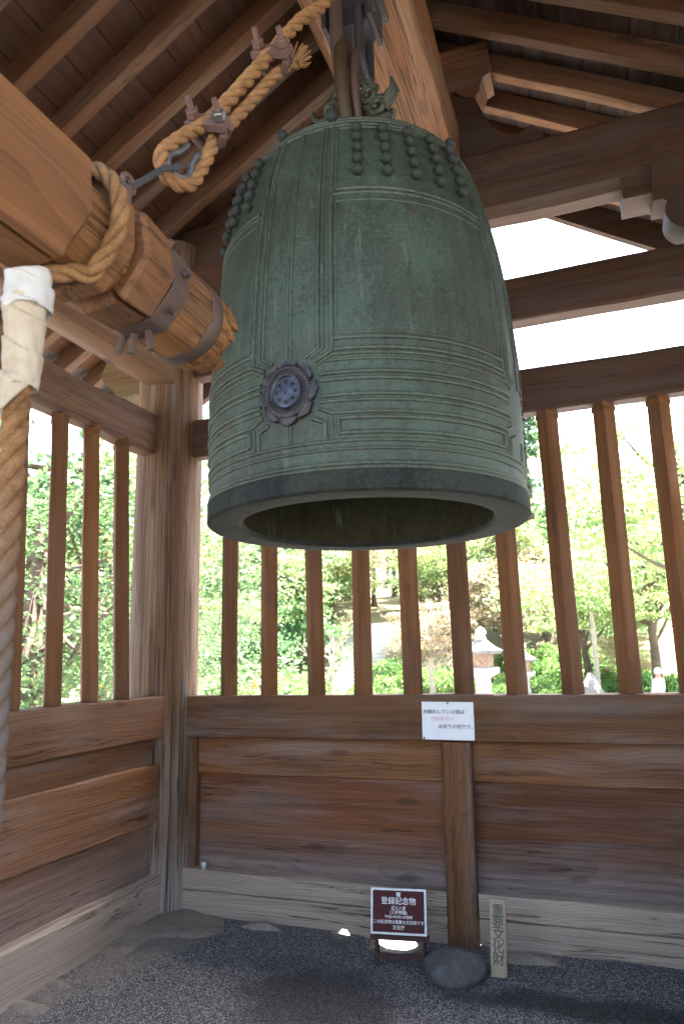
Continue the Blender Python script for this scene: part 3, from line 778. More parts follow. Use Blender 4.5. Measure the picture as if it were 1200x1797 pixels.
# boards on the rafters, running along the ridge
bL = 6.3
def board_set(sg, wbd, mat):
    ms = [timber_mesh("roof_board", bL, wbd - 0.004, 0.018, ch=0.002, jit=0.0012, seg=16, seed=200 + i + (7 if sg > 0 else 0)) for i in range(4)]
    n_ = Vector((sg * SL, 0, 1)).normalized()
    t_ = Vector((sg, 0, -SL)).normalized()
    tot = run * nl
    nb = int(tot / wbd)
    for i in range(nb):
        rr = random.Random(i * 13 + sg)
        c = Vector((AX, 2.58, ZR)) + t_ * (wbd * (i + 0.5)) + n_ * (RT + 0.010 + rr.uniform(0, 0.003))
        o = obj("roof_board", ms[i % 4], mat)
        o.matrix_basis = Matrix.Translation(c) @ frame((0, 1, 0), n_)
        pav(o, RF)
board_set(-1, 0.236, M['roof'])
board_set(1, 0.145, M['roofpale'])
for sg in (-1, 1):
    n_ = Vector((sg * SL, 0, 1)).normalized()
    t_ = Vector((sg, 0, -SL)).normalized()
    L = (run + 0.40) * nl
    c = Vector((AX, 2.58, ZR)) + t_ * (L / 2 - 0.30) + n_ * (RT + 0.03 + 0.12)
    o = timber("roof_covering", (0, -L / 2, 0), (0, L / 2, 0), 6.6, 0.23, M['bark'], ch=0.02, jit=0.01)
    o.matrix_basis = Matrix.Translation(c) @ frame(t_, n_)
    pav(o, RF)
    # bargeboards at both gables, slightly bowed
    for yb in (5.70, -0.55):
        m_ = MB(); vs = []
        nseg = 16
        for i in range(nseg + 1):
            d = (run + 0.10) * i / nseg
            sag = 0.05 * math.sin(math.pi * i / nseg)
            zt = ZR - SL * d + 0.16
            zb = ZR - SL * d - 0.03 - sag
            for (yy, zz) in ((-0.035, zb), (0.035, zb), (0.035, zt), (-0.035, zt)):
                vs.append((AX + sg * (d + 0.001), yb + yy, zz))
        fs = [(i * 4 + q, i * 4 + (q + 1) % 4, (i + 1) * 4 + (q + 1) % 4, (i + 1) * 4 + q) for i in range(nseg) for q in range(4)]
        fs += [(0, 1, 2, 3), tuple(nseg * 4 + q for q in (3, 2, 1, 0))]
        pav(m_.add(vs, fs).build("bargeboard", M['beam']), RF)

# ------------------------------------------------------------------ bell
BR = R(-5.7)      # the bell is turned a little
PZ = [2.010, 2.018, 2.075, 2.088, 2.10, 2.3, 2.6, 2.7, 2.8, 2.9, 3.0, 3.1, 3.2, 3.3, 3.4, 3.45, 3.48, 3.505, 3.52]
PR = [.618, .628, .628, .622, .617, .622, .620, .613, .606, .598, .587, .573, .555, .533, .503, .483, .466, .445, .42]
def brad(z): return float(np.interp(z, PZ, PR))
def bp(a_deg, z, h=0.0):
    a = R(a_deg) + BR
    dz = 0.01
    sl = (brad(z + dz) - brad(z - dz)) / (2 * dz)
    nr = 1 / math.sqrt(1 + sl * sl)
    r = brad(z) + h * nr
    return Vector((r * math.sin(a), -r * math.cos(a), z - sl * nr * h - 2.0))
BELL = empty("temple_bell", (AX, AY, 2.0), label="large green bronze temple bell with rows of bosses hanging in the pavilion", cat="bell")
mb = MB()
zz = [2.010, 2.018] + list(np.linspace(2.03, 2.07, 3)) + [2.08, 2.09] + list(np.linspace(2.11, 3.4, 60)) + list(np.linspace(3.415, 3.5, 8)) + [3.51, 3.52]
prof = [(brad(z), z - 2.0) for z in zz] + [(0.36, 1.545), (0.25, 1.562), (0.12, 1.57), (0.01, 1.572)]
mb.lathe(prof, 160, cap=False, mi=0)
for i, f in enumerate(mb.f):
    if i // 160 < 6: mb.mi[i] = 2
# lip and inside
lip = [(0.49, 0.030), (0.50, 0.018), (0.515, 0.012), (0.618, 0.010)]
inner = [(0.01, 1.45), (0.3, 1.43), (0.40, 1.35), (0.47, 1.1), (0.51, 0.7), (0.52, 0.4), (0.505, 0.15), (0.49, 0.030)]
mb.lathe(lip, 160, cap=False, mi=2)
mb.lathe(inner, 120, cap=False, mi=3)
def rib(pts, r=0.0050, h=-0.0005, closed=False):
    """raised cord along (angle, z) points on the bell's surface"""
    out = []
    for (a0, z0), (a1, z1) in zip(pts, pts[1:]):
        n = max(1, int(max(abs(a1 - a0) / 2.0, abs(z1 - z0) / 0.05)))
        for i in range(n):
            out.append(bp(a0 + (a1 - a0) * i / n, z0 + (z1 - z0) * i / n, h))
    out.append(bp(*pts[-1], h))
    mb.tube(out, r * 1.45, 8, cap=not closed, mi=1)
RNG = [(-180 + 2 * i) for i in range(181)]
for z, r in ((3.492, .006), (3.468, .005), (3.440, .006), (2.177, .005), (2.150, .0045), (2.103, .006), (2.088, .005)):
    rib([(a, z) for a in RNG], r)
for q in range(4):
    A = 90.0 * q
    for sg in (-1, 1):
        def L_(pts, r=0.005):
            rib([(A + sg * a, z) for a, z in pts], r)
        L_([(0.55, 3.435), (0.55, 2.462)], .0045)
        L_([(0.5, 2.255), (0.5, 2.180)], .0045)
        L_([(9.7, 3.435), (9.7, 2.500), (5.6, 2.474)], .005)
        L_([(11.2, 3.435), (11.2, 2.498), (6.8, 2.468)], .0045)
        L_([(14.0, 3.435), (14.0, 2.486), (8.9, 2.455)], .006)
        L_([(15.6, 3.055), (15.6, 2.545)], .004)
        L_([(15.6, 3.42), (15.6, 3.115)], .005)
        L_([(8.9, 2.440), (14.2, 2.472), (45, 2.472)], .005)
        for z, a0, r in ((3.420, 15.6, .005), (3.112, 15.6, .006), (3.092, 14.0, .005), (3.060, 15.6, .004), (2.545, 15.6, .0035), (2.528, 14.0, .006), (2.490, 14.6, .006),
                         (2.452, 12.0, .0045), (2.408, 10.2, .006), (2.385, 10.4, .006), (2.331, 10.4, .006), (2.311, 10.2, .005), (2.252, 15.6, .006), (2.203, 15.6, .006)):
            L_([(a0, z), (45, z)], r)
        L_([(9.6, 2.292), (14.0, 2.271), (45, 2.271)], .0055)
        L_([(15.6, 2.252), (15.6, 2.203)], .006)
        L_([(13.6, 2.262), (13.6, 2.180)], .004)
        L_([(7.4, 2.262), (11.6, 2.241), (11.6, 2.180)], .006)
body = mb.build("body", [M['bell'], M['belledge'], M['bellrim'], M['bellin']], BELL, sharp=40)
# bosses: five columns of five in each of four fields, two at the head of each band
bm_ = MB()
bm_.lathe([(0.019, -0.012), (0.0155, -0.002), (0.0165, 0.003), (0.0215, 0.012), (0.0230, 0.020), (0.0205, 0.030), (0.013, 0.037), (0.004, 0.040)], 14)
boss_m = bm_.mesh("boss", 50)
boss_m.materials.append(M['boss'])
def boss(a, z, sc_=1.0):
    p, p2 = bp(a, z, 0), bp(a, z, 0.01)
    o = obj("boss", boss_m, None, BELL)
    zd = (p2 - p).normalized()
    o.matrix_basis = Matrix.Translation(p) @ frame(Vector((0, 0, 1)).cross(zd), zd) @ Matrix.Scale(sc_, 4)
for q in range(4):
    for a in (23.7, 34.3, 45.0, 55.5, 66.2):
        for z in (3.395, 3.345, 3.290, 3.236, 3.181):
            boss(90 * q + a, z, 0.88)
    for a in (-14, 12.5):
        boss(90 * q + a, 3.492, 0.98)
# striking plates: lotus medallions
def medallion(A):
    NA_, rows = 192, []
    R_ = 0.62
    prof_ = [(0.0, .021), (0.02, .0215), (0.040, .020), (0.054, .019), (0.057, .0235), (0.0605, .0245), (0.063, .019), (0.066, .0185), (0.074, .0195), (0.083, .0180), (0.088, .016), (0.0905, .0175), (0.094, .0155), (0.100, .013), (1.0, .0145), (1.01, -0.004)]
    vs, mi = [], []
    for j, (r, h) in enumerate(prof_):
        for k in range(NA_):
            t = 2 * math.pi * k / NA_
            pet = abs(math.cos(4 * t))
            ro = 0.101 + 0.013 * pet ** 0.5 + 0.004 * max(0, pet - 0.93) / 0.07
            rr = ro * (1.0 if r == 1.0 else 1.012) if r >= 1.0 else r
            hh = h
            if 0.066 <= r <= 0.083: hh += 0.0022 * (1 if (k // 2) % 2 else -1)
            if 0.094 <= r < 1: hh -= 0.006 * (1 - pet) ** 2
            if r <= 0.05: hh += 0.0012 * mnoise.noise(Vector((rr * 60 * math.cos(t), rr * 60 * math.sin(t), 3)))
            u, v = 0.9 * rr * math.sin(t), 0.9 * rr * math.cos(t) * 1.08
            vs.append(bp(A + math.degrees(u / R_), 2.358 + v, hh) - Vector((0, 0, 0)))
    fs, mis = [], []
    n = len(prof_)
    for j in range(n - 1):
        for k in range(NA_):
            fs.append((j * NA_ + k, j * NA_ + (k + 1) % NA_, (j + 1) * NA_ + (k + 1) % NA_, (j + 1) * NA_ + k))
            mis.append(0 if j < 4 else 1)
    m_ = MB(); m_.v = vs; m_.f = fs; m_.mi = mis
    for (r, t) in [(0, 0)] + [(0.036, 45 * i) for i in range(8)]:
        u, v = 0.9 * r * math.sin(R(t)), 0.9 * r * math.cos(R(t)) * 1.08
        ring = [bp(A + math.degrees((u + 0.0058 * math.cos(a)) / R_), 2.358 + v + 0.0058 * math.sin(a), 0.0215) for a in np.linspace(0, 2 * math.pi, 13)]
        m_.tube(ring, 0.0016, 5, cap=False, mi=1)
        dome = []
        c0 = bp(A + math.degrees(u / R_), 2.358 + v, 0.0205)
        m_.lathe([(0.0032, -0.0032), (0.0028, 0), (0.0012, 0.0022)], 6, c=tuple(c0), mi=0)
    return m_.build("striking_plate", [M['medal'], M['medalrim']], BELL, sharp=50)
for A in (0, 180): medallion(A)
# small rust spot on the field
m_ = MB(); vs = [bp(43.6, 3.031, 0.003)]
for k in range(14):
    a = 2 * math.pi * k / 14; r = 0.012 + 0.005 * math.sin(3 * a + 1)
    vs.append(bp(43.6 + math.degrees(r * 1.2 * math.cos(a) / .58), 3.031 + r * 0.7 * math.sin(a), 0.0012))
m_.add(vs, [(0, k + 1, (k + 1) % 14 + 1) for k in range(14)]).build("rust_spot", M['brownhook'], BELL, sharp=None)
# dragon-headed crown loop
m_ = MB()
dz = 1.565
def crown_pt(t):  # arch along the bell's local X
    return (0.155 * math.cos(t), 0.0, dz + 0.40 * math.sin(t))
m_.tube([crown_pt(t) for t in np.linspace(0.0, math.pi, 31)], lambda q: 0.046 + 0.006 * math.sin(q * 40), 12)
for sg in (-1, 1):
    # head gripping the crown of the bell: snout, jaw and brow
    m_.tube([(sg * 0.15, 0, dz + 0.16), (sg * 0.20, 0, dz + 0.10), (sg * 0.25, 0, dz + 0.045), (sg * 0.27, 0, dz - 0.015)], lambda q: 0.068 - 0.022 * q, 12)
    # curled mane running up the back to the top of the arch
    for t0 in (0.45, 0.75, 1.02, 1.28):
        for oy in (-0.045, 0.045):
            cxx, _, czz = crown_pt(t0)
            rr = 0.050 - 0.006 * t0
            sp_ = []
            for i in range(24):
                t = 0.6 + i / 23 * 3.4 * math.pi
                r = rr * (1 - 0.8 * i / 23)
                sp_.append((sg * (cxx + 0.030 * math.cos(t0) + r * math.cos(t)), oy * (1 + 0.45 * i / 23), czz + 0.030 * math.sin(t0) + r * math.sin(t)))
            m_.tube(sp_, lambda q: 0.016 - 0.007 * q, 7)
    for k in range(5):
        m_.tube([(sg * 0.14, 0.03 - 0.015 * k, dz + 0.335), (sg * (0.18 + 0.004 * k), 0.035 - 0.0175 * k, dz + 0.375), (sg * 0.20, 0.04 - 0.02 * k, dz + 0.42)], lambda q: 0.012 - 0.005 * q, 6)
o = m_.build("crown", M['dragon'], BELL, sharp=50)
o.rotation_euler = (0, 0, R(-8))

# iron hanging gear between the beam and the crown
HK = empty("hanging_hook", (AX, AY, 3.9), label="heavy rusted iron shackles linking the bell's crown to the overhead beam", cat="hook")
def hk(mb_, name, mat): return mb_.build(name, mat, HK, sharp=45)
def W(x, y, z): return (x - AX, y - AY, z - 3.9)
m_ = MB()   # plate under the beam with down-turned ears
m_.box(W(-0.845, 2.655, 4.538), (0.30, 0.24, 0.022))
m_.box(W(-0.735, 2.655, 4.46), (0.022, 0.19, 0.16))
m_.box(W(-0.955, 2.655, 4.46), (0.022, 0.19, 0.16))
m_.box(W(-0.845, 2.655, 4.455), (0.19, 0.13, 0.14))
hk(m_, "plate", M['darkiron'])
m_ = MB()
for (x, y) in ((-0.722, 2.60), (-0.722, 2.71), (-0.968, 2.60)):
    m_ = MB()
    m_.lathe([(0.013, -0.004), (0.013, 0.006), (0.006, 0.012)], 8, c=W(x, y, 4.44), axis='X')
    hk(m_, "bolt", M['steel'])
def upper(xc, name, mat, r=0.030, y=2.60):
    # long loop hanging from the plate
    pts = []
    for t in np.linspace(0, 1, 8): pts.append(W(xc, y - 0.075, 4.46 - 0.24 * t))
    for a in np.linspace(0, math.pi, 12)[1:-1]: pts.append(W(xc, y - 0.075 * math.cos(a), 4.22 - 0.085 * math.sin(a)))
    for t in np.linspace(0, 1, 8): pts.append(W(xc, y + 0.075, 4.22 + 0.24 * t))
    m_ = MB(); m_.tube(pts, r, 14)
    hk(m_, name, mat)
upper(-0.880, "upper_link", M['iron'], 0.030, 2.60)
upper(-0.790, "upper_link", M['darkiron'], 0.024, 2.66)
# lower ring through the crown
pts = []
for t in np.linspace(0, 2 * math.pi, 41):
    x = -0.862 + 0.012 * math.sin(t)
    pts.append(W(x - 0.01 * math.cos(t), 2.60 - 0.115 * math.sin(t) * (0.8 + 0.2 * abs(math.sin(t))), 4.035 + 0.235 * math.cos(t)))
m_ = MB(); m_.tube(pts, 0.031, 14, cap=False)
hk(m_, "lower_ring", M['brownhook'])
pts = [W(-0.80, 2.62 + 0.10 * math.sin(t), 4.02 + 0.20 * math.cos(t)) for t in np.linspace(0, 2 * math.pi, 33)]
m_ = MB(); m_.tube(pts, 0.022, 12, cap=False)
hk(m_, "lower_ring", M['iron'])

# ------------------------------------------------------------------ ropes
def frames(P):
    P = [Vector(p) for p in P]; n = len(P)
    T = [(P[min(i + 1, n - 1)] - P[max(i - 1, 0)]).normalized() for i in range(n)]
    up = Vector((0, 0, 1)) if abs(T[0].z) < 0.9 else Vector((1, 0, 0))
    N = (up - T[0] * up.dot(T[0])).normalized(); out = []
    for i in range(n):
        N = (N - T[i] * N.dot(T[i])).normalized()
        out.append((P[i], T[i], N.copy(), T[i].cross(N)))
    return out
def resample(P, step):
    P = [Vector(p) for p in P]
    # catmull-rom
    Q = []
    for i in range(len(P) - 1):
        p0, p1, p2, p3 = P[max(i - 1, 0)], P[i], P[i + 1], P[min(i + 2, len(P) - 1)]
        n = max(2, int((p2 - p1).length / step))
        for k in range(n):
            t = k / n
            Q.append(0.5 * ((2 * p1) + (p2 - p0) * t + (2 * p0 - 5 * p1 + 4 * p2 - p3) * t * t + (3 * p1 - p0 - 3 * p2 + p3) * t ** 3))
    Q.append(P[-1])
    return Q
def rope_mesh(name, path, rope_r, pitch, mat, parent, step=0.006, hand=1, sides=10, origin=(0, 0, 0), seed=0):
    Q = [q - Vector(origin) for q in resample(path, step)]
    F = frames(Q)
    rs = rope_r * 0.53; ro = rope_r * 0.50
    mb = MB(); outer = []
    for st in range(3):
        s_ = 0.0; cent = []
        for i, (p, t, n, b) in enumerate(F):
            if i: s_ += (p - F[i - 1][0]).length
            a = hand * 2 * math.pi * s_ / pitch + st * 2 * math.pi / 3
            cent.append((p + (n * math.cos(a) + b * math.sin(a)) * ro, p))
        n0 = len(mb.v)
        mb.tube([c for c, _ in cent], lambda q: rs * (1 + 0.05 * math.sin(q * 91 + st)), sides)
        for i, (c, p) in enumerate(cent):
            for k in range(sides):
                v = Vector(mb.v[n0 + i * sides + k])
                outer.append((v - p).length / rope_r)
    me = mb.mesh(name, None)
    me.polygons.foreach_set("use_smooth", [True] * len(me.polygons))
    at = me.attributes.new("outer", 'FLOAT', 'POINT')
    # fraction: 0 deep in a groove, 1 on the crest
    at.data.foreach_set("value", [max(0, min(1, (q - 0.55) / 0.5)) for q in outer])
    return obj(name, me, mat, parent)

# pull rope, hanging from the striker
PO = Vector((-0.90, 0.88, 1.1))
PR_ = empty("pull_rope", PO, label="thick twisted pull rope with white cloth wrapping, hanging at the left edge", cat="rope")
rope_mesh("rope", [(-0.895, 0.882, 2.13), (-0.90, 0.878, 1.95), (-0.902, 0.878, 1.6), (-0.905, 0.885, 1.35), (-0.915, 0.89, 1.02), (-0.92, 0.89, 0.95)], 0.0225, 0.125, M['pullrope'], PR_, hand=1, origin=PO)
# the loop that goes round the striker in its groove, then down into the wrapping
loop = []
for a in np.linspace(100, -60, 18):
    loop.append((-0.90 + 0.128 * math.cos(R(a)), 0.962 - 0.0 * a, 2.326 + 0.128 * math.sin(R(a))))
loop += [(-0.862, 0.945, 2.215), (-0.885, 0.905, 2.19), (-0.897, 0.886, 2.16), (-0.897, 0.882, 2.10)]
rope_mesh("rope", loop, 0.0175, 0.14, M['rope'], PR_, hand=1, origin=PO)
loop2 = [(-0.90 + 0.124 * math.cos(R(a)), 0.935, 2.326 + 0.124 * math.sin(R(a))) for a in np.linspace(100, 260, 16)]
loop2 += [(-0.905, 0.92, 2.205), (-0.90, 0.89, 2.17)]
rope_mesh("rope", loop2, 0.017, 0.14, M['rope'], PR_, hand=1, origin=PO)
# wrapping: overlapping turns of cloth, taped at the top
def wrap(z0, z1, turns, r0, r1, name, mat, skew=0.35, seed=1):
    NA_, NZ = 40, 90
    vs = []
    for j in range(NZ + 1):
        t = j / NZ
        for k in range(NA_):
            a = 2 * math.pi * k / NA_
            z = z0 + (z1 - z0) * t
            ph = (t * turns + a / (2 * math.pi) + skew * 0.12 * math.sin(a * 2 + seed)) % 1.0
            r = r0 + (r1 - r0) * t - (0.004 if j in (0, NZ) else 0) + 0.0050 * ph + 0.0012 * math.sin(a * 3 + z * 160 + seed) * mnoise.noise(Vector((a, z * 40, 5))) + 0.0038 * mnoise.noise(Vector((math.cos(a) * 2, math.sin(a) * 2, z * 30 + seed)))
            zed = z + (0.012 * math.sin(a + 1.2) if j in (0, NZ) else 0)
            vs.append((r * math.cos(a), r * math.sin(a), zed))
    m_ = MB()
    fs = [(j * NA_ + k, j * NA_ + (k + 1) % NA_, (j + 1) * NA_ + (k + 1) % NA_, (j + 1) * NA_ + k) for j in range(NZ) for k in range(NA_)]
    fs += [tuple(range(NA_))[::-1], tuple(NZ * NA_ + k for k in range(NA_))]
    m_.add(vs, fs)
    o = m_.build(name, mat, PR_, sharp=42)
    return o
ow = wrap(1.965, 2.135, 2.7, 0.0275, 0.0335, "cloth_wrapping", M['cloth'], 0.9, 3)
ow.location = (0.002, -0.001, -1.1)
ot = wrap(2.112, 2.178, 1.4, 0.0385, 0.0365, "tape", M['tape'], 0.6, 8)
ot.location = (0.003, 0.002, -1.1)
m_ = MB()   # loose tail of the cloth
vs = []
for i in range(13):
    t = i / 12
    for k in range(7):
        a = R(-120 + 130 * k / 6 * (1 - 0.75 * t))
        r = 0.0315 + 0.004 * t
        vs.append((r * math.cos(a), r * math.sin(a), 1.985 - 1.1 - 0.065 * t - 0.0))
fs = [(i * 7 + k, i * 7 + k + 1, (i + 1) * 7 + k + 1, (i + 1) * 7 + k) for i in range(12) for k in range(6)]
m_.add(vs, fs)
me = m_.mesh("cloth_tail", 60)
o = obj("cloth_tail", me, M['cloth'], PR_)
so = o.modifiers.new("t", 'SOLIDIFY'); so.thickness = 0.003

# suspension rope from the striker up to the beam
SO = Vector((-0.90, 1.34, 2.74))
SR = empty("suspension_rope", SO, label="tan suspension rope with metal clips slanting from the striker up to the beam", cat="rope")
d_ = Vector((0.25, 0.42, 0.84)).normalized()
vw = (SO - Vector((0, 0, 1.5))).normalized()
ex = d_.cross(vw).normalized()
if ex.x < 0: ex = -ex
side_ = ex.cross(d_).normalized()
up0 = SO + d_ * 0.10
main = [SO + d_ * q for q in (0.15, 0.25, 0.45, 0.60, 0.80, 1.0)] + [Vector((-0.585, 1.90, 3.95)), Vector((-0.57, 2.02, 4.35)), Vector((-0.60, 2.06, 4.56))]
# eye round the thimble in the plane of the rope, facing the viewer
eye = []
eye = [SO + d_ * 0.17 - ex * 0.016] + [SO + d_ * 0.10 - ex * 0.036] + [SO - d_ * 0.056 * math.sin(R(a)) + ex * -0.050 * math.cos(R(a)) for a in np.linspace(0, 180, 15)] + [SO + d_ * 0.10 + ex * 0.036, SO + d_ * 0.17 + ex * 0.018]
rope_mesh("rope", eye, 0.0185, 0.12, M['rope'], SR, origin=SO)
rope_mesh("rope", [SO + d_ * 0.15 - ex * 0.022] + [p - ex * 0.016 for p in main[1:5]] + main[5:], 0.0205, 0.15, M['rope'], SR, origin=SO)
tail = [SO + d_ * 0.15 + ex * 0.020, SO + d_ * 0.28 + ex * 0.027, SO + d_ * 0.40 + ex * 0.028, SO + d_ * 0.52 + ex * 0.030, SO + d_ * 0.60 + ex * 0.038, SO + d_ * 0.66 + ex * 0.050]
rope_mesh("rope", tail, 0.0175, 0.14, M['rope'], SR, origin=SO)
m_ = MB()  # frayed end
rj2 = random.Random(5)
p0 = tail[-1] - SO
for k in range(60):
    a = rj2.uniform(0, 6.28); r = 0.018 * math.sqrt(rj2.random())
    q = p0 + ex * r * math.cos(a) + side_ * r * math.sin(a)
    e = q + d_ * rj2.uniform(0.02, 0.05) + (q - p0) * 0.9
    m_.tube([q - d_ * 0.02, q, e], 0.0022, 4)
m_.build("frayed_end", M['rope'], SR, kind="stuff")
# thimble
m_ = MB()
th = [SO - d_ * 0.036 * math.sin(R(a)) - ex * 0.031 * math.cos(R(a)) - SO for a in np.linspace(-45, 225, 24)]
th = [SO * 0 + d_ * 0.070 - ex * 0.016] + th + [d_ * 0.070 + ex * 0.016]
m_.tube(th, 0.0085, 8, squash=1.6)
m_.build("thimble", M['steel'], SR)
# rope clips
def clip(pos, twist):
    e = Matrix((d_, side_, d_.cross(side_))).transposed()
    CL = empty("rope_clip", (0, 0, 0), parent=SR)
    CL.matrix_basis = Matrix.Translation(pos - SO) @ (Matrix((ex, d_, ex.cross(d_))).transposed()).to_4x4() @ Matrix.Rotation(twist, 4, 'Y') @ Matrix.Scale(0.84, 4)
    # local: X across the two ropes, Y along, Z towards the viewer
    m_ = MB()
    m_.tube([(-0.052, 0.0, 0.02), (-0.050, 0, -0.012), (-0.036, 0, -0.04), (0, 0, -0.05), (0.036, 0, -0.04), (0.050, 0, -0.012), (0.052, 0, 0.02)], 0.011, 10)
    for yy in (-0.024, 0.024):
        m_.tube([(-0.062, yy, 0.004), (-0.045, yy, -0.022), (-0.02, yy * 1.3, -0.045)], lambda q: 0.013 - 0.006 * q, 8)
        m_.tube([(0.062, yy, 0.004), (0.045, yy, -0.022), (0.02, yy * 1.3, -0.045)], lambda q: 0.013 - 0.006 * q, 8)
    m_.box((0, 0, 0.026), (0.135, 0.062, 0.022))
    m_.build("saddle", M['rust'], CL, sharp=40)
    for sx in (-0.047, 0.047):
        m_ = MB()
        m_.lathe([(0.0105, 0.02), (0.0105, 0.098), (0.008, 0.103)], 10, c=(sx, 0, 0))
        m_.build("bolt", M['rust'], CL)
        m_ = MB()
        m_.lathe([(0.020, 0.038), (0.0225, 0.041), (0.0225, 0.062), (0.020, 0.065)], 6, c=(sx, 0, 0), phase=0.3 + sx * 4)
        m_.build("nut", M['bright'] if (sx > 0 and twist > -0.92) else M['rust'], CL, sharp=25)
clip(SO + d_ * 0.17, -0.9)
clip(SO + d_ * 0.575, -0.95)

# ------------------------------------------------------------------ striker
ZS = 2.326
SX = -0.90
ST = empty("striker_log", (SX, 0.5, ZS), label="wooden striking log with iron bands hanging beside the bell", cat="bell striker")
def SY(y): return y - 0.5
def log_part(name, ys_, rfun, mat, seg=64, jit=0.0, sharp=45):
    """solid of revolution along Y modulated by rfun(y, a)"""
    vs = []
    for y in ys_:
        for k in range(seg):
            a = 2 * math.pi * k / seg
            r = rfun(y, a)
            if jit and 'block' in name:
                r *= 1 - 0.022 * max(0, mnoise.noise(Vector((math.cos(a) * 5, math.sin(a) * 5, y * 16))) - 0.15)
            if jit:
                r *= 1 + jit * mnoise.noise(Vector((math.cos(a) * 3, math.sin(a) * 3, y * 7))) + jit * 0.5 * mnoise.noise(Vector((math.cos(a) * 11, math.sin(a) * 11, y * 9)))
            # mesh runs along local X so the grain follows the log
            vs.append((y - ys_[0], r * math.cos(a), r * math.sin(a)))
    n = len(ys_)
    fs = [(i * seg + k, i * seg + (k + 1) % seg, (i + 1) * seg + (k + 1) % seg, (i + 1) * seg + k) for i in range(n - 1) for k in range(seg)]
    fs += [tuple(range(seg))[::-1], tuple((n - 1) * seg + k for k in range(seg))]
    o = MB().add(vs, fs).build(name, mat, ST, sharp=sharp)
    o.matrix_basis = Matrix.Translation((0, SY(ys_[0]), 0)) @ frame((0, 1, 0), (0, 0, 1))
    return o
def octr(rc, ph=0.0, n=8):
    """flat-sided section of circumradius rc"""
    def f(y, a):
        st = 2 * math.pi / n
        b = (a - ph + st / 2) % st - st / 2
        return rc * math.cos(math.pi / n) / math.cos(b)
    return f
# core
log_part("core", list(np.linspace(-0.9, 1.36, 40)), lambda y, a: 0.096, M['log'], jit=0.05)
def rounded_end(f, y0, y1, e=0.012):
    return lambda y, a: f(y, a) * (1 - 0.07 * max(0, 1 - (y - y0) / e) - 0.07 * max(0, 1 - (y1 - y) / e))
def ylist(a, b, n=8, e=0.012): return [a, a + e * 0.5, a + e] + list(np.linspace(a + e, b - e, n))[1:-1] + [b - e, b - e * 0.5, b]
OP = R(39)
def block(a, b, rc, ph, name, mat, n=8, taper=0.0, notch=()):
    f = octr(rc, ph, n)
    g = rounded_end(f, a, b)
    def h(y, an):
        r = g(y, an) * (1 - taper * (y - a) / (b - a))
        for c0 in notch:
            if abs((an - R(c0) + math.pi) % (2 * math.pi) - math.pi) < R(1.7): r -= 0.035
        return r
    return log_part(name, ylist(a, b), h, mat, seg=160, jit=0.020, sharp=24)
block(-0.9, 0.900, 0.133, OP, "block", M['logblock'], notch=(250,))
block(0.980, 1.030, 0.128, OP + R(4), "block", M['logblock'])
block(1.052, 1.168, 0.131, OP - R(3), "block", M['logblock'], taper=0.07, notch=(244,))
log_part("end_segment", ylist(1.215, 1.345, 6), lambda y, a: octr(0.112, OP, 8)(y, a) * 0.55 + 0.107 * 0.45, M['log'], jit=0.008, sharp=32)
# frayed striking end
log_part("striking_end", ylist(1.33, 1.455, 10, 0.02), lambda y, a: (0.101 - 0.30 * max(0, y - 1.43) - 0.004 * (mnoise.noise(Vector((a * 3, 0, 1))))) , M['log'], jit=0.03, sharp=30)
m_ = MB()
rj3 = random.Random(2)
for k in range(26):
    a = rj3.uniform(0, 6.28); r = rj3.uniform(0.088, 0.1)
    L = rj3.uniform(0.03, 0.075)
    rot = Matrix.Rotation(a, 3, 'Y')
    m_.box(rot @ Vector((r, SY(1.44), 0)), (rj3.uniform(.006, .014), L, rj3.uniform(.012, .03)), rot)
m_.build("splinters", M['log'], ST, kind="stuff")
# iron bands
log_part("iron_band", [1.168, 1.170, 1.226, 1.228], lambda y, a: (octr(0.1175, OP, 8)(y, a)) - (0.002 if y in (1.168, 1.228) else 0), M['iron'], seg=80, sharp=28)
log_part("iron_band", [1.338, 1.340, 1.385, 1.387], lambda y, a: 0.1085 - (0.002 if y in (1.338, 1.387) else 0), M['iron'], seg=64)
for (a, y) in ((5, 1.205), (50, 1.2), (-40, 1.2), (-95, 1.2), (-115, 1.215), (-78, 1.205), (120, 1.2)):
    rot = Matrix.Rotation(R(-a), 3, 'Y')
    c = rot @ Vector((0.112, SY(y), 0))
    L = 0.016 if a > -60 else 0.045
    n_ = rot @ Vector((1, 0, 0))
    m_ = MB(); m_.tube([c, c + n_ * L * 0.8, c + n_ * L], 0.0085, 8)
    m_.build("bolt", M['iron'], ST)
# chain links and hook on top
m_ = MB()
def P_(x, y, z): return (x - SX, y - 0.5, z - ZS)
for (y, z, rot) in ((0.93, 2.455, 0), (0.965, 2.462, 1), (1.0, 2.455, 0)):
    pts = []
    for t in np.linspace(0, 2 * math.pi, 17):
        u, v = 0.030 * math.cos(t), 0.018 * math.sin(t)
        pts.append(P_(-0.90 + (v if rot else 0.25 * v), y + u, z + (0.3 * v if rot else v)))
    m_.tube(pts, 0.0062, 7, cap=False)
pts = [P_(-0.88, 1.02 + 0.03 * math.sin(t), 2.43 + 0.035 * math.cos(t)) for t in np.linspace(0, 2 * math.pi, 17)]
m_.tube(pts, 0.008, 8, cap=False)
m_.build("chain", M['steel'], ST)
m_ = MB()
hp = [(-0.89, 1.05, 2.45), (-0.895, 1.04, 2.50), (-0.90, 1.06, 2.53), (-0.90, 1.10, 2.535), (-0.90, 1.14, 2.54), (-0.90, 1.20, 2.60), (-0.90, 1.27, 2.68), (-0.898, 1.315, 2.715), (-0.895, 1.345, 2.745)]
m_.tube([P_(*p) for p in resample(hp, 0.01)], 0.0082, 9)
m_.build("hook", M['steel'], ST)
m_ = MB()
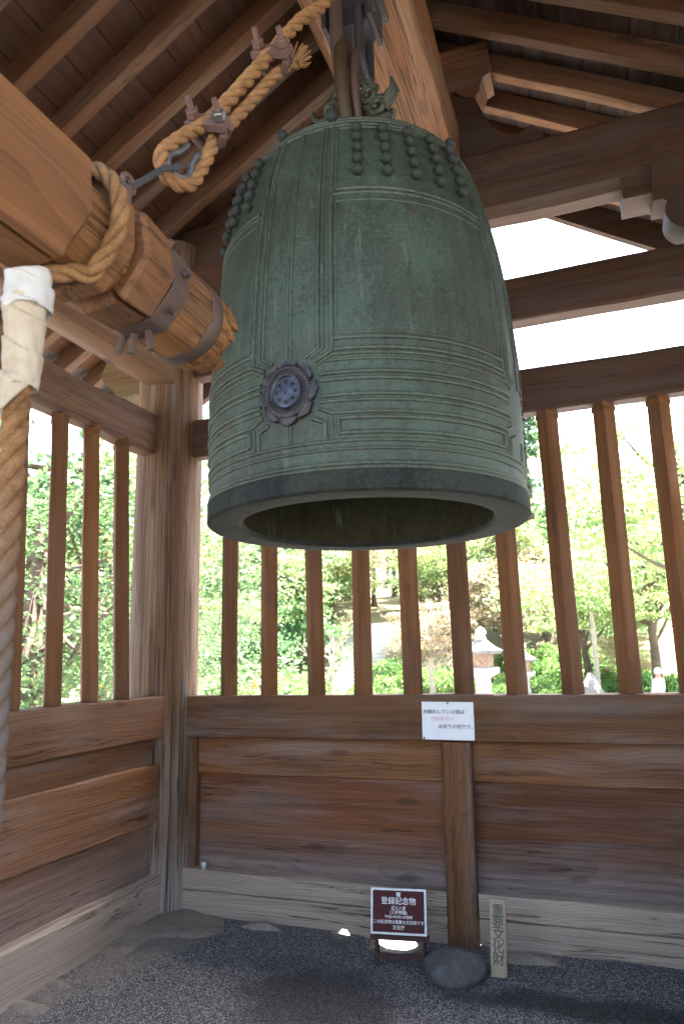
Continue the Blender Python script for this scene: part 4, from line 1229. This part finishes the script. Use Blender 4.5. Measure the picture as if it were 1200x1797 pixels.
m_.tube([P_(-0.90, 1.14, 2.43), P_(-0.90, 1.143, 2.54)], 0.010, 8)
m_.tube([P_(-0.90, 1.143 + 0.02 * math.cos(t), 2.55 + 0.02 * math.sin(t)) for t in np.linspace(0, 2 * math.pi, 13)], 0.007, 7, cap=False)
m_.build("eye_bolt", M['rust'], ST)

# ------------------------------------------------------------------ signs
def text(body, size, mat, parent, loc, name="lettering", align='CENTER', rot=(R(90), 0, 0), ext=0.0004, line=1.0, offset=0.0):
    c = bpy.data.curves.new(name, 'FONT')
    c.body = body; c.size = size; c.align_x = align; c.align_y = 'CENTER'
    c.extrude = ext; c.space_line = line; c.offset = offset
    t = bpy.data.objects.new("font_tmp", c); COL.objects.link(t)
    me = bpy.data.meshes.new_from_object(t)
    bpy.data.objects.remove(t); bpy.data.curves.remove(c)
    me.name = name
    me.materials.clear(); me.materials.append(mat)
    o = obj(name, me, None, parent)
    o.location = loc; o.rotation_euler = rot
    return o
PN = empty("paper_notice", (-0.862, 4.0885, 1.142), label="white laminated notice pinned to the rear rail above the wooden stud", cat="notice")
PN.rotation_euler = (R(-2), R(0.6), 0)
m_ = MB(); vs = []
for i in range(13):
    for j in range(9):
        u, v = i / 12 - .5, j / 8 - .5
        vs.append((u * 0.297, -0.004 - 0.0022 * math.sin(u * 7 + 1) * math.cos(v * 3), v * 0.207))
fs = [(i * 9 + j, (i + 1) * 9 + j, (i + 1) * 9 + j + 1, i * 9 + j + 1) for i in range(12) for j in range(8)]
m_.add(vs, fs)
o = m_.build("sheet", M['paper'], PN, sharp=None)
so = o.modifiers.new("t", 'SOLIDIFY'); so.thickness = 0.0012; so.offset = 1
text("余韻のしている間は", 0.0265, M['ink'], PN, (-0.022, -0.009, 0.048))
text("先祖供養の", 0.0265, M['pink'], PN, (-0.028, -0.009, 0.010))
text("お祈りの刻です。", 0.0265, M['ink'], PN, (0.052, -0.009, -0.032))
for (x, z, mt) in ((0.003, 0.096, 'green_pin'), (-0.138, -0.096, 'green_pin'), (0.141, -0.099, 'white_pin')):
    m_ = MB(); m_.lathe([(0.006, 0.0), (0.006, -0.004), (0.003, -0.009)], 10, c=(x, -0.006, z), axis='Y')
    m_.build("pin", M[mt], PN)

IP = empty("information_plaque", (-1.10, 3.77, 0.0), rz=R(8), label="small maroon plaque with white lettering on a low dark red stand", cat="sign")
tilt = R(-13)
def ip(mb_, name, mat, loc=(0, 0, 0), t=True, **k):
    o = mb_.build(name, mat, IP, **k)
    o.location = loc
    if t: o.rotation_euler = (tilt, 0, 0)
    return o
PC = (0.0, 0.0, 0.232)
ip(MB().box((0, 0, 0), (0.262, 0.010, 0.188)), "panel", M['maroon'], PC)
m_ = MB()
for (c, sz_) in (((0, -0.002, 0.0985), (0.284, 0.016, 0.010)), ((0, -0.002, -0.0985), (0.284, 0.016, 0.010)), ((-0.137, -0.002, 0), (0.010, 0.016, 0.187)), ((0.137, -0.002, 0), (0.010, 0.016, 0.187))):
    m_.box(c, sz_)
ip(m_, "frame", M['alu'], PC)
PT = empty("print", PC, parent=IP); PT.rotation_euler = (tilt, 0, 0)
def ptext(b, size, z, off=0.0): text(b, size, M['whitepaint'], PT, (0, -0.0062, z), ext=0.0003, offset=off)
ptext("登録記念物", 0.036, 0.044)
ptext("近江八景", 0.019, 0.013)
ptext("(三井晩鐘)", 0.019, -0.006)
ptext("平成21年2月12日登録", 0.015, -0.026)
ptext("この記念物は貴重な文化財です", 0.0185, -0.049)
ptext("文化庁", 0.021, -0.073)
m_ = MB()   # small white emblem of three stacked brackets
for (z, wdt) in ((0.082, 0.022), (0.0755, 0.018), (0.069, 0.021)):
    m_.prism([(-wdt / 2, z + 0.004), (-wdt / 2, z), (-wdt / 4, z - 0.0022), (wdt / 4, z - 0.0022), (wdt / 2, z), (wdt / 2, z + 0.004), (wdt / 4, z + 0.002), (-wdt / 4, z + 0.002)], -0.0066, -0.0052)
m_.build("emblem", M['whitepaint'], PT)
m_ = MB()
m_.box((0, 0.03, 0.108), (0.30, 0.030, 0.022))
ip(m_, "ledge", M['stand'], (0, -0.02, 0), False)
for sx in (-0.12, 0.12):
    m_ = MB()
    m_.tube([(sx, 0.0, 0.16), (sx, -0.005, 0.10), (sx + 0.004, -0.03, -0.015)], 0.0085, 8)
    m_.tube([(sx, 0.005, 0.15), (sx, 0.075, -0.015)], 0.007, 6)
    ip(m_, "leg", M['stand'], (0, 0, 0), False)
m_ = MB(); m_.box((0, -0.024, 0.030), (0.24, 0.014, 0.022))
ip(m_, "crossbar", M['stand'], (0, 0, 0), False)

SK = empty("wooden_stake", (-0.612, 3.765, -0.05), rz=R(4), label="weathered wooden stake with black brush calligraphy beside the boulder", cat="sign")
SK.rotation_euler = (R(-6), R(2.2), R(4))
o = obj("board", timber_mesh("board", 0.375, 0.078, 0.020, ch=0.002, jit=0.0012, seed=5), M['stake'], SK)
o.matrix_basis = Matrix.Translation((0, 0, 0.1875)) @ frame((0, 0, 1), (0, -1, 0))
for i, chx in enumerate("重要文化財"):
    text(chx, 0.060, M['brush'], SK, (0.001 * (-1) ** i, -0.0120, 0.322 - 0.0525 * i), ext=0.0004, offset=0.0006)

# boulder
bm = bmesh.new()
bmesh.ops.create_icosphere(bm, subdivisions=4, radius=1)
planes = [(Vector((-0.55, -0.35, 0.76)).normalized(), 0.66), (Vector((0.75, -0.45, 0.5)).normalized(), 0.76), (Vector((0.1, -1, 0.15)).normalized(), 0.8), (Vector((-0.9, -0.5, 0.0)).normalized(), 0.82), (Vector((0.2, 0.6, 0.8)).normalized(), 0.75)]
for v in bm.verts:
    p = v.co.copy()
    for n_, d in planes:
        e = p.dot(n_)
        if e > d: p -= n_ * (e - d) * 0.88
    p *= 1 + 0.05 * mnoise.noise(p * 1.7) + 0.02 * mnoise.noise(p * 5)
    v.co = Vector((p.x * 0.160, p.y * 0.13, p.z * 0.090))
me = bpy.data.meshes.new("boulder"); bm.to_mesh(me); bm.free()
me.polygons.foreach_set("use_smooth", [True] * len(me.polygons))
o = obj("boulder", me, M['stone'], label="rounded dark grey boulder on the gravel below the stud", cat="boulder")
o.location = (-0.812, 3.69, 0.035); o.rotation_euler = (0, R(-4), R(-6))
# small knob in the corner on the sill
KN = empty("door_stop", (-2.445, 4.115, 0.243), label="small pale round knob resting on the rear sill in the corner", cat="knob")
m_ = MB(); m_.lathe([(0.012, 0), (0.013, 0.012), (0.019, 0.02), (0.021, 0.032), (0.016, 0.042), (0.004, 0.046)], 14)
m_.build("knob", M['porcelain'], KN)

# ------------------------------------------------------------------ outside: stone, people
def polar(bdeg, d): return d * math.sin(R(bdeg)), d * math.cos(R(bdeg))
def lantern(bdeg, d, H, label, rz=0.2, ped=1.0):
    x, y = polar(bdeg, d)
    L = empty("stone_lantern", (x, y, gz(x, y) - 0.05), rz=rz, label=label, cat="stone lantern", group="stone lanterns in the garden")
    k = H / 3.1
    def pt(name, prof, mat, seg=6, **kw):
        MB().lathe([(r * k, z * k) for r, z in prof], seg, **kw).build(name, mat, L, sharp=30)
    pt("base", [(.62, 0), (.62, .18), (.50, .22), (.48, .36), (.36, .44)], M['granite'])
    pt("shaft", [(.27, .42), (.24, .5), (.23, .95), (.26, .98), (.26, 1.05), (.23, 1.08), (.23, 1.5), (.27, 1.58)], M['granite'], 16)
    pt("platform", [(.28, 1.56), (.50, 1.68), (.52, 1.82), (.42, 1.86)], M['granite'])
    pt("fire_box", [(.33, 1.85), (.34, 2.25)], M['rustgranite'])
    pt("cap", [(.34, 2.24), (.60, 2.26), (.66, 2.36), (.60, 2.38), (.36, 2.52), (.20, 2.66), (.16, 2.70)], M['mossgranite'])
    pt("finial", [(.16, 2.68), (.17, 2.74), (.11, 2.78), (.17, 2.88), (.16, 2.96), (.08, 3.04), (.01, 3.10)], M['granite'], 12)
lantern(-9.0, 25, 3.45, "tall stone lantern with a rust stained fire box beyond the rear slats")
lantern(-5.9, 31, 3.0, "shorter stone lantern standing behind and right of the tall one", 0.5)
lantern(-38.4, 30, 2.4, "pale stone lantern seen through the left wall's slats", 0.3)

def person(bdeg, d, H, label, top, legs, hairm, face=0.0, back=None, bag=None, stoop=0.0, hat=None, skirt=False):
    x, y = polar(bdeg, d)
    Pn = empty("person", (x, y, gz(x, y)), rz=R(-bdeg) + face, label=label, cat="person", group="visitors in the garden")
    k = H / 1.7
    def skin(name, pts, edges, rads, mat, root=0, sub=2):
        me = bpy.data.meshes.new(name)
        me.from_pydata([(a * k, b * k, c * k) for a, b, c in pts], edges, [])
        o = obj(name, me, mat, Pn)
        md = o.modifiers.new("s", 'SKIN')
        for i, r in enumerate(rads):
            sv = me.skin_vertices[0].data[i]
            sv.radius = ((r if not isinstance(r, tuple) else r[0]) * k, (r if not isinstance(r, tuple) else r[1]) * k)
            sv.use_root = i == root
        o.modifiers.new("b", 'SUBSURF').levels = sub
        o.modifiers["b"].render_levels = sub
        return o
    s_ = stoop
    # local -Y faces the camera; the body looks along +Y when face is 0 (walking away)
    body = [(0, 0, .92), (0, .0, 1.15), (0, s_ * .4, 1.38), (0, s_ * .6, 1.46), (0, s_ * .8, 1.60), (0, s_ * .8 + .01, 1.68),
            (.17, s_ * .4, 1.36), (.23, .02, 1.12), (.22, .10, .90), (.22, .12, .80), (-.17, s_ * .4, 1.36), (-.23, .02, 1.12), (-.22, .10, .90), (-.22, .12, .80),
            (.09, 0, .86), (.10, .03, .48), (.10, 0, .08), (.10, .14, .03), (-.09, 0, .86), (-.10, -.02, .48), (-.10, -.04, .08), (-.10, .10, .03)]
    ed = [(0, 1), (1, 2), (2, 3), (3, 4), (4, 5), (2, 6), (6, 7), (7, 8), (8, 9), (2, 10), (10, 11), (11, 12), (12, 13), (0, 14), (14, 15), (15, 16), (16, 17), (0, 18), (18, 19), (19, 20), (20, 21)]
    rad = [(.13, .10), (.12, .09), (.13, .09), .055, .095, .075, .06, .045, .035, .03, .06, .045, .035, .03, .085, .055, .04, .035, .085, .055, .04, .035]
    skin("body", body, ed, rad, M['skin'])
    ti = [0, 1, 2, 6, 7, 8, 10, 11, 12]
    mp = {v: i for i, v in enumerate(ti)}
    skin("jacket", [body[i] for i in ti], [(mp[a], mp[b]) for a, b in ed if a in mp and b in mp], [(.165, .13), (.16, .125), (.17, .12), .08, .065, .052, .08, .065, .052], M[top])
    li = [0, 14, 15, 16, 18, 19, 20]
    mp = {v: i for i, v in enumerate(li)}
    skin("trousers", [body[i] for i in li], [(mp[a], mp[b]) for a, b in ed if a in mp and b in mp], [(.15, .12), .105, .078, .062, .105, .078, .062], M[legs])
    hc = (0, (s_ * .8 - .015) * k, 1.625 * k)
    m_ = MB()
    m_.lathe([(.098 * k, -.07 * k), (.108 * k, -.01 * k), (.10 * k, .05 * k), (.06 * k, .095 * k), (.01 * k, .105 * k)], 14, c=hc)
    m_.build("hat" if hat else "hair", M[hat or hairm], Pn)
    if back:
        m_ = MB(); m_.lathe([(.05 * k, 0), (.135 * k, .03 * k), (.15 * k, .2 * k), (.13 * k, .36 * k), (.05 * k, .42 * k)], 12, c=(0, -.15 * k, 1.0 * k))
        m_.build("backpack", M[back], Pn)
    if bag:
        m_ = MB(); m_.prism([(-.16 * k, .50 * k), (.16 * k, .50 * k), (.14 * k, .82 * k), (-.14 * k, .82 * k)], -.07 * k, .07 * k)
        m_.tube([(-.09 * k, 0, .82 * k), (-.06 * k, 0, .92 * k), (.06 * k, 0, .92 * k), (.09 * k, 0, .82 * k)], .012 * k, 6)
        ob = m_.build("bag", M[bag], Pn); ob.location = (.20 * k, -.10 * k, 0)
    return Pn
person(-26.9, 38, 1.68, "walker in white trousers and red cap with an orange backpack", "purple", "pale", "hair", back="orange", hat="redcap")
person(-2.05, 27, 1.65, "dark haired visitor in navy holding a red bag beside rocks", "navy", "navy", "hair", face=2.0, bag="red", stoop=0.06)
person(3.6, 25, 1.85, "person dressed all in white with a pale hat near the right edge", "white", "white", "greyhair", face=1.0, hat="white")
person(-31.4, 22, 1.55, "grey haired person in a grey jacket just right of the corner post", "greyjk", "greyjk", "greyhair", face=0.4, stoop=0.1)
person(-38.9, 32, 1.65, "visitor in a blue jacket half hidden by a left wall slat", "blue", "navy", "hair", face=1.2)

def rock(bdeg, d, sx, sy, sz_, label, seed, mat='mossgranite'):
    x, y = polar(bdeg, d)
    bm = bmesh.new(); bmesh.ops.create_icosphere(bm, subdivisions=3, radius=1)
    for v in bm.verts:
        p = v.co
        n1 = mnoise.noise(p * 1.1 + Vector((seed * 3.1, 0, 0))); n2 = mnoise.noise(p * 3 + Vector((0, seed * 2.0, 0)))
        p *= 1 + 0.35 * n1 + 0.12 * n2
        v.co = Vector((p.x * sx, p.y * sy, p.z * sz_))
    me = bpy.data.meshes.new("rock"); bm.to_mesh(me); bm.free()
    o = obj("rock", me, M[mat], label=label, cat="rock", group="garden rocks")
    o.location = (x, y, gz(x, y) + sz_ * 0.5); o.rotation_euler = (0, 0, seed)
rock(-1.05, 29.5, .55, .45, 1.05, "tall upright garden rock beside the visitor with a red bag", 1)
rock(-0.45, 29, .6, .4, .5, "low rounded rock at the foot of the upright one", 2)
rock(0.25, 29, .55, .4, .48, "grey rock between the low rounded rock and a slat", 3)
rock(2.0, 29, .5, .4, .5, "lone grey rock left of the person in white", 4)
rock(-26.0, 33, .7, .5, .3, "flat pale rock among the clipped bushes", 5, 'granite')
def bench(bdeg, d, L, label):
    x, y = polar(bdeg, d)
    B = empty("stone_bench", (x, y, gz(x, y)), rz=R(-bdeg) + 0.1, label=label, cat="bench", group="stone benches")
    MB().box((0, 0, .42), (L, .45, .12)).build("seat", M['granite'], B)
    for sx in (-L * .36, L * .36):
        MB().box((sx, 0, .18), (.16, .36, .36)).build("leg", M['granite'], B)
bench(-12.6, 27, 1.4, "low stone bench left of the tall lantern")
bench(-5.0, 28, 1.5, "low stone bench in front of the shorter lantern")
bench(-18.0, 34, 2.6, "long low stone slab seat at the foot of the stairs")
# stairs up the hillside
x0, y0 = polar(-19.6, 43.5)
x1_, y1_ = polar(-17.4, 60.0)
STA = empty("stone_stairs", (x0, y0, gz(x0, y0)), label="grey stone stairs climbing the hillside behind the rear slats", cat="stairs")
dirv = Vector((x1_ - x0, y1_ - y0, 0)); Ld = dirv.length; dirv.normalize()
stm = timber_mesh("step", 3.2, 0.62, 0.30, ch=0.02, jit=0.012, seed=3)
for i in range(28):
    q = i * 0.56
    o = obj("step", stm, M['granite'], STA)
    X_, Y_ = x0 + dirv.x * q, y0 + dirv.y * q
    o.matrix_basis = Matrix.Translation((X_ - x0, Y_ - y0, gz(X_, Y_) + 0.12 - gz(x0, y0))) @ frame((dirv.y, -dirv.x, 0), (0, 0, 1))
# pale pole
x, y = polar(-0.55, 33)
PL = empty("pole", (x, y, gz(x, y)), label="slim pale pole rising between the rear right slats", cat="pole")
MB().lathe([(.11, 0), (.10, 3.2), (.085, 4.6), (.02, 4.65)], 10).build("shaft", M['palebark'], PL)
MB().lathe([(.2, 0), (.2, .12), (.13, .16)], 10).build("base", M['granite'], PL)

# ------------------------------------------------------------------ vegetation
def leaf_quads(centres, size, flat=0.35, aspect=1.8, r_=rng):
    n = len(centres)
    nrm = r_.normal(size=(n, 3)); nrm[:, 2] += flat * 3; nrm /= np.linalg.norm(nrm, axis=1)[:, None]
    t = r_.normal(size=(n, 3)); t -= nrm * (t * nrm).sum(1)[:, None]; t /= np.linalg.norm(t, axis=1)[:, None]
    b = np.cross(nrm, t)
    sz = size * r_.uniform(0.6, 1.4, n)[:, None]
    a = t * sz * aspect * 0.5; c = b * sz * 0.5
    v = np.stack([centres - a, centres + c * 0.9 - a * 0.1, centres + a, centres - c * 0.9 - a * 0.1], 1).reshape(-1, 3)
    f = (np.arange(4)[None] + 4 * np.arange(n)[:, None])
    return v, f
def crown_mesh(name, kind, seed):
    r = np.random.default_rng(seed)
    cl = []
    if kind == 'broad':
        # clumps spread over uneven tiers
        nC = 95
        d = r.normal(size=(nC, 3)); d /= np.linalg.norm(d, axis=1)[:, None]
        rad = r.uniform(0.45, 1.0, nC)[:, None] ** 0.6
        c = d * rad * np.array([1, 1, 0.72]); c[:, 2] += 0.0
        c *= (1 + 0.25 * np.sin(d[:, :1] * 3 + seed) * np.cos(d[:, 1:2] * 4))
        cr = r.uniform(0.14, 0.27, nC); per = 120; leaf = 0.036; sq = 0.55
    elif kind == 'maple':
        nC = 85 if seed < 20 else 64
        a = r.uniform(0, 6.28, nC); lv = r.uniform(-0.75, 0.75, nC); lv = np.round(lv * 4) / 4 + r.normal(0, .04, nC)
        rr = np.sqrt(r.uniform(0.05, 1, nC)) * np.sqrt(np.clip(1 - (lv * 0.95) ** 2, 0.1, 1))
        c = np.stack([rr * np.cos(a), rr * np.sin(a), lv * 0.75], 1)
        cr = r.uniform(0.16, 0.30, nC); per = (130 if seed < 20 else 520); leaf = (0.032 if seed < 20 else 0.0145); sq = 0.30
    else:  # conifer: whorls narrowing to the tip
        nC = 150
        h = r.uniform(0, 1, nC) ** 1.15
        a = r.uniform(0, 6.28, nC)
        rr = (1 - h) ** 0.8 * r.uniform(0.35, 1.0, nC) + 0.03
        c = np.stack([rr * np.cos(a), rr * np.sin(a), h * 3.2 - 1.5 - 0.25 * rr], 1)
        cr = 0.10 + 0.16 * (1 - h); per = 64; leaf = 0.042; sq = 0.55
    pts = []
    tint = []
    for i in range(len(c)):
        n = int(per * r.uniform(0.6, 1.35))
        q = r.normal(size=(n, 3)) * cr[i] * 0.62
        q[:, 2] *= sq
        pts.append(c[i] + q)
        tint.append(np.clip(r.uniform(0, 0.8) + r.normal(0, 0.16, n), 0, 1))
    pts = np.concatenate(pts); tint = np.concatenate(tint)
    v, f = leaf_quads(pts, leaf, 0.3, 1.7, r)
    return np_mesh(name, v, f, np.repeat(tint, 4)), c
crowns = {k: [crown_mesh("crown", k, s_) for s_ in (11, 12, 13)] for k in ('broad', 'maple', 'conifer')}
crowns['fine'] = [crown_mesh("crown", 'maple', s_) for s_ in (31, 32, 33)]
def trunk_mesh(kind, c, seed, H, cz, cr, bare=False, lean=0.0):
    """trunk and limbs in metres for a crown of radius cr centred at height cz"""
    r = random.Random(seed)
    m_ = MB()
    tr = 0.028 * H if kind != 'conifer' else 0.021 * H
    top = cz + (cr * 0.4 if kind != 'conifer' else cr * 1.5)
    px_ = [(lean * t * t * H + 0.02 * H * mnoise.noise(Vector((t * 3, seed, 0))), 0.02 * H * mnoise.noise(Vector((t * 3, 0, seed))), top * t) for t in np.linspace(0, 1, 9)]
    m_.tube([(a, b, z - 0.1) for a, b, z in px_], lambda q: tr * (1.15 - 0.85 * q) * (1.35 if q < 0.06 else 1), 9)
    if kind != 'conifer':
        idx = r.sample(range(len(c)), min(22, len(c)))
        for i in idx:
            e = Vector(c[i]) * cr * 0.92 + Vector((0, 0, cz))
            t0 = r.uniform(0.45, 0.95); s0 = Vector(px_[int(t0 * 8)])
            mid = (s0 + e) / 2 + Vector((r.uniform(-.1, .1), r.uniform(-.1, .1), -0.06)) * cr
            m_.tube(resample([s0, mid, e], 0.4), lambda q: tr * (0.36 - 0.29 * q), 6)
    return m_.mesh("trunk", 50)
ORD = ["first", "second", "third", "fourth", "fifth", "sixth", "seventh", "eighth", "ninth", "tenth", "eleventh"]
SLX = [-2.30, -2.012, -1.69, -1.378, -1.07, -0.775, -0.478, -0.175, 0.12, 0.415]
def gap(b):
    if b < -45.5: return "hidden beyond the left edge"
    if b < -35: return "through the left slats"
    bs = [math.degrees(math.atan2(x, 4.155)) for x in SLX]
    if b < bs[0]: return "just right of the corner post"
    for i in range(len(bs) - 1):
        if b < bs[i + 1]: return f"between the {ORD[i]} and {ORD[i + 1]} rear slats"
    return "past the tenth rear slat"
tree_n = [0]
_trunks = {}
def tree(bdeg, d, H, kind, mat, label, group=None, var=0, wide=1.0, cat="tree", bark='trunk', lift=None, lean=0.0):
    x, y = polar(bdeg, d)
    var = var % 3
    me, c = crowns[kind][var]
    cm = _trunks.setdefault((kind, var, mat), None)
    if cm is None:
        cm = me.copy(); cm.materials.append(M[mat]); _trunks[(kind, var, mat)] = cm
    tree_n[0] += 1
    T = empty("tree", (x, y, gz(x, y)), rz=random.uniform(0, 6.28), label=label, cat=cat, group=group)
    if kind == 'conifer':
        cr = H / 3.9; cz = H - 1.7 * cr; sx = cr * wide; sz_ = cr
    else:
        cr = H * 0.40; cz = (H - cr * 0.72) if lift is None else lift; sx = cr * wide; sz_ = cr
    key = (kind, var, round(H / 2) , bark, lean)
    tm = _trunks.get(key)
    if tm is None:
        tm = trunk_mesh(kind, c, var + 3, H, cz, cr, lean=lean); tm.materials.append(M[bark]); _trunks[key] = tm
    obj("trunk", tm, None, T)
    o = obj("crown", cm, None, T)
    o.location = (lean * H * 0.8, 0, cz); o.scale = (sx, sx, sz_)
    return T
# near and singled-out trees
tree(-43.5, 14, 9.0, 'fine', 'leaf_green', "large green maple with drooping branches close behind the left wall slats", var=0, wide=1.3, lift=3.6)
tree(-38.8, 19, 9.5, 'fine', 'leaf_green', "green maple touched with yellow left of the corner post", var=1, wide=1.1, lift=4.2)
tree(-47.0, 20, 12.0, 'broad', 'leaf_dark', "tall dark tree at the far left behind the pull rope", var=1, wide=1.1)
tree(-41.5, 26, 4.4, 'fine', 'leaf_yellow', "low golden tree near the ground behind the left slats", var=2, wide=1.2)
tree(-31.2, 30, 6.0, 'fine', 'leaf_green', "spreading green tree just right of the corner post", var=2, wide=1.25)
tree(-28.0, 46, 15, 'conifer', 'leaf_dark', "slender cedar with a pale trunk between the first two rear slats", var=0, wide=1.0, bark='palebark')
tree(-25.2, 49, 16, 'conifer', 'leaf_dark', "cedar right of the second rear slat on the slope", var=1, wide=1.0)
tree(-24.0, 52, 17, 'conifer', 'leaf_green', "broad trunked cedar left of the third rear slat", var=2, wide=1.1)
tree(-13.0, 33, 5.0, 'maple', 'leaf_autumn', "pink brown autumn tree left of the tall lantern", var=0, bark='palebark')
tree(-7.4, 44, 8.0, 'broad', 'leaf_autumn', "russet tree behind the stone lanterns", var=2)
tree(-1.2, 37, 7.6, 'maple', 'leaf_yellow', "bright yellow green maple behind the pale pole", var=1, wide=1.3)
tree(3.6, 33, 8.0, 'maple', 'leaf_yellow', "tall yellow green maple at the right behind the last slats", var=0, wide=1.2)
tree(6.5, 26, 11.0, 'maple', 'leaf_yellow', "yellow green tree rising past the right edge", var=2, wide=1.0)
tree(-4.4, 62, 18, 'conifer', 'leaf_dark', "pointed dark cedar right of the bell rim", var=2, wide=1.05)
tree(1.6, 36, 3.4, 'maple', 'leaf_autumn', "small thin twigged tree by the lone rock", var=1, bark='palebark')
# bare pale tree at the stairs
x, y = polar(-20.9, 36)
BT = empty("bare_tree", (x, y, gz(x, y)), label="bare pale branched tree leaning beside the stone stairs", cat="tree")
m_ = MB(); rb = random.Random(4)
def branch(p, d, L, r, n):
    pts = [p]
    q = p.copy()
    for i in range(6):
        d = (d + Vector((rb.uniform(-.25, .25), rb.uniform(-.25, .25), rb.uniform(-.1, .22)))).normalized()
        q = q + d * L / 6; pts.append(q.copy())
    m_.tube(pts, lambda t: r * (1 - 0.55 * t), 7 if n > 2 else 5)
    if n > 0:
        for k in range(3 if n > 1 else 2):
            a = rb.uniform(0, 6.28)
            dd = (d * 0.75 + Vector((math.cos(a), math.sin(a), 0.25)) * 0.75).normalized()
            branch(pts[rb.choice((3, 4, 5, 6))], dd, L * 0.72, r * 0.5, n - 1)
branch(Vector((0, 0, -.1)), Vector((0.35, 0, 1)).normalized(), 1.9, 0.19, 4)
m_.build("trunk", M['palebark'], BT)
# clipped azalea mounds
def bush_mesh(seed):
    r = np.random.default_rng(seed)
    n = 2600
    d = r.normal(size=(n, 3)); d[:, 2] = np.abs(d[:, 2]); d /= np.linalg.norm(d, axis=1)[:, None]
    lump = 1 + 0.10 * np.sin(d[:, 0] * 5 + seed) * np.cos(d[:, 1] * 6 + seed)
    p = d * (lump * r.uniform(0.86, 1.03, n))[:, None]
    v, f = leaf_quads(p, 0.075, 0.15, 1.4, r)
    tint = np.clip(r.uniform(0, 0.9, n), 0, 1)
    return np_mesh("foliage", v, f, np.repeat(tint, 4))
bushes = [bush_mesh(i) for i in (1, 2, 3)]
for b in bushes: b.materials.append(M['leaf_bush'])
core_b = MB(); core_b.lathe([(0.86, -0.05), (0.85, 0.25), (0.68, 0.55), (0.38, 0.78), (0.02, 0.86)], 14)
core_bm = core_b.mesh("core", None); core_bm.materials.append(M['leaf_bush'])
core_m = simple('bush_twigs', (0.05, 0.065, 0.03), 0.9, 0, 20, 0.4, 0.3)
core_bm.materials.clear(); core_bm.materials.append(core_m)
rbz = random.Random(21)
BL = []
for (b, d, r, h) in ((-30.3, 27, .9, 1.0), (-29.2, 31, 1.0, 1.2), (-28.0, 33, 1.1, 1.3), (-27.8, 29, .6, .7), (-26.3, 34, .85, 1.05), (-25.4, 31, .7, .95), (-24.9, 36, 1.2, 1.5), (-24.0, 33, 1.1, 1.4), (-23.0, 31, .85, 1.25), (-22.3, 34, .7, 1.0),
                     (-19.4, 33, .6, .9), (-18.6, 37, .9, 1.2), (-17.4, 34, .7, .8), (-16.6, 38, 1.1, 1.5), (-15.6, 35, .9, 1.0), (-14.8, 33, .8, 1.0), (-14.3, 38, 1.2, 1.9), (-13.2, 34, 1.1, 1.2), (-12.0, 37, 1.2, 1.7), (-10.8, 33, .9, 1.2), (-7.8, 33, .9, 1.2),
                     (-6.9, 36, 1.1, 1.6), (-4.9, 34, 1.0, 1.4), (-4.2, 31, .7, 1.0), (-3.3, 36, 1.2, 1.5), (-0.2, 37, 1.2, 1.7), (0.9, 36, 1.1, 1.4), (2.3, 37, 1.2, 1.8), (3.0, 35, 1.0, 1.4), (4.8, 34, 1.1, 1.5), (-37.0, 26, .9, 1.0), (-40.3, 25, 1.0, 1.1), (-42.6, 24, 1.0, 1.0), (-44.8, 22, .9, 1.1)):
    BL.append((b, d, r, h))
for i in range(34):
    BL.append((rbz.uniform(-31, 5), rbz.uniform(39, 47), rbz.uniform(.9, 1.6), rbz.uniform(1.0, 2.0)))
for i, (b, d, r, h) in enumerate(BL):
    x, y = polar(b, d)
    T = empty("clipped_bush", (x, y, gz(x, y) - 0.05), rz=rbz.uniform(0, 6.28), label=("clipped green shrub of the front bed " if i < 34 else "clipped green shrub at the slope's foot ") + gap(b), cat="shrub", group="clipped shrubs in the garden")
    o = obj("foliage", bushes[i % 3], None, T); o.scale = (r, r, h)
    o = obj("core", core_bm, None, T); o.scale = (r, r, h)
# woods on the slope
rt = random.Random(8)
kinds = [('broad', 'leaf_green'), ('conifer', 'leaf_dark'), ('maple', 'leaf_yellow'), ('broad', 'leaf_autumn'), ('broad', 'leaf_green'), ('conifer', 'leaf_green'), ('broad', 'leaf_yellow')]
names = {'leaf_green': "green", 'leaf_dark': "dark", 'leaf_yellow': "yellow green", 'leaf_autumn': "russet"}
for i in range(120):
    b = rt.uniform(-50, 10); d = rt.uniform(47, 112)
    if -20.5 < b < -16.5 and d < 66: continue
    k, mt = kinds[rt.randrange(7)]
    H = rt.uniform(7, 12) if k != 'conifer' else rt.uniform(11, 17)
    if b > -7: H *= 0.68
    if -33 < b < -28: H *= 0.7
    nm = {'broad': "broad leaved tree", 'maple': "maple", 'conifer': "conifer"}[k]
    tree(b, d, H, k, mt, f"{names[mt]} {nm} {'high' if d > 80 else 'low'} on the slope {gap(b)}", group="trees in the wood on the slope", var=rt.randrange(3), wide=rt.uniform(0.9, 1.3))
for i in range(9):
    b = rt.uniform(-66, -35); d = rt.uniform(26, 46)
    k, mt = kinds[rt.randrange(7)]
    tree(b, d, rt.uniform(8, 13), k, mt, f"{names[mt]} {dict(broad='broad leaved tree', maple='maple', conifer='conifer')[k]} in the garden beyond the left wall", group="garden trees beyond the left wall", var=rt.randrange(3), wide=1.1)
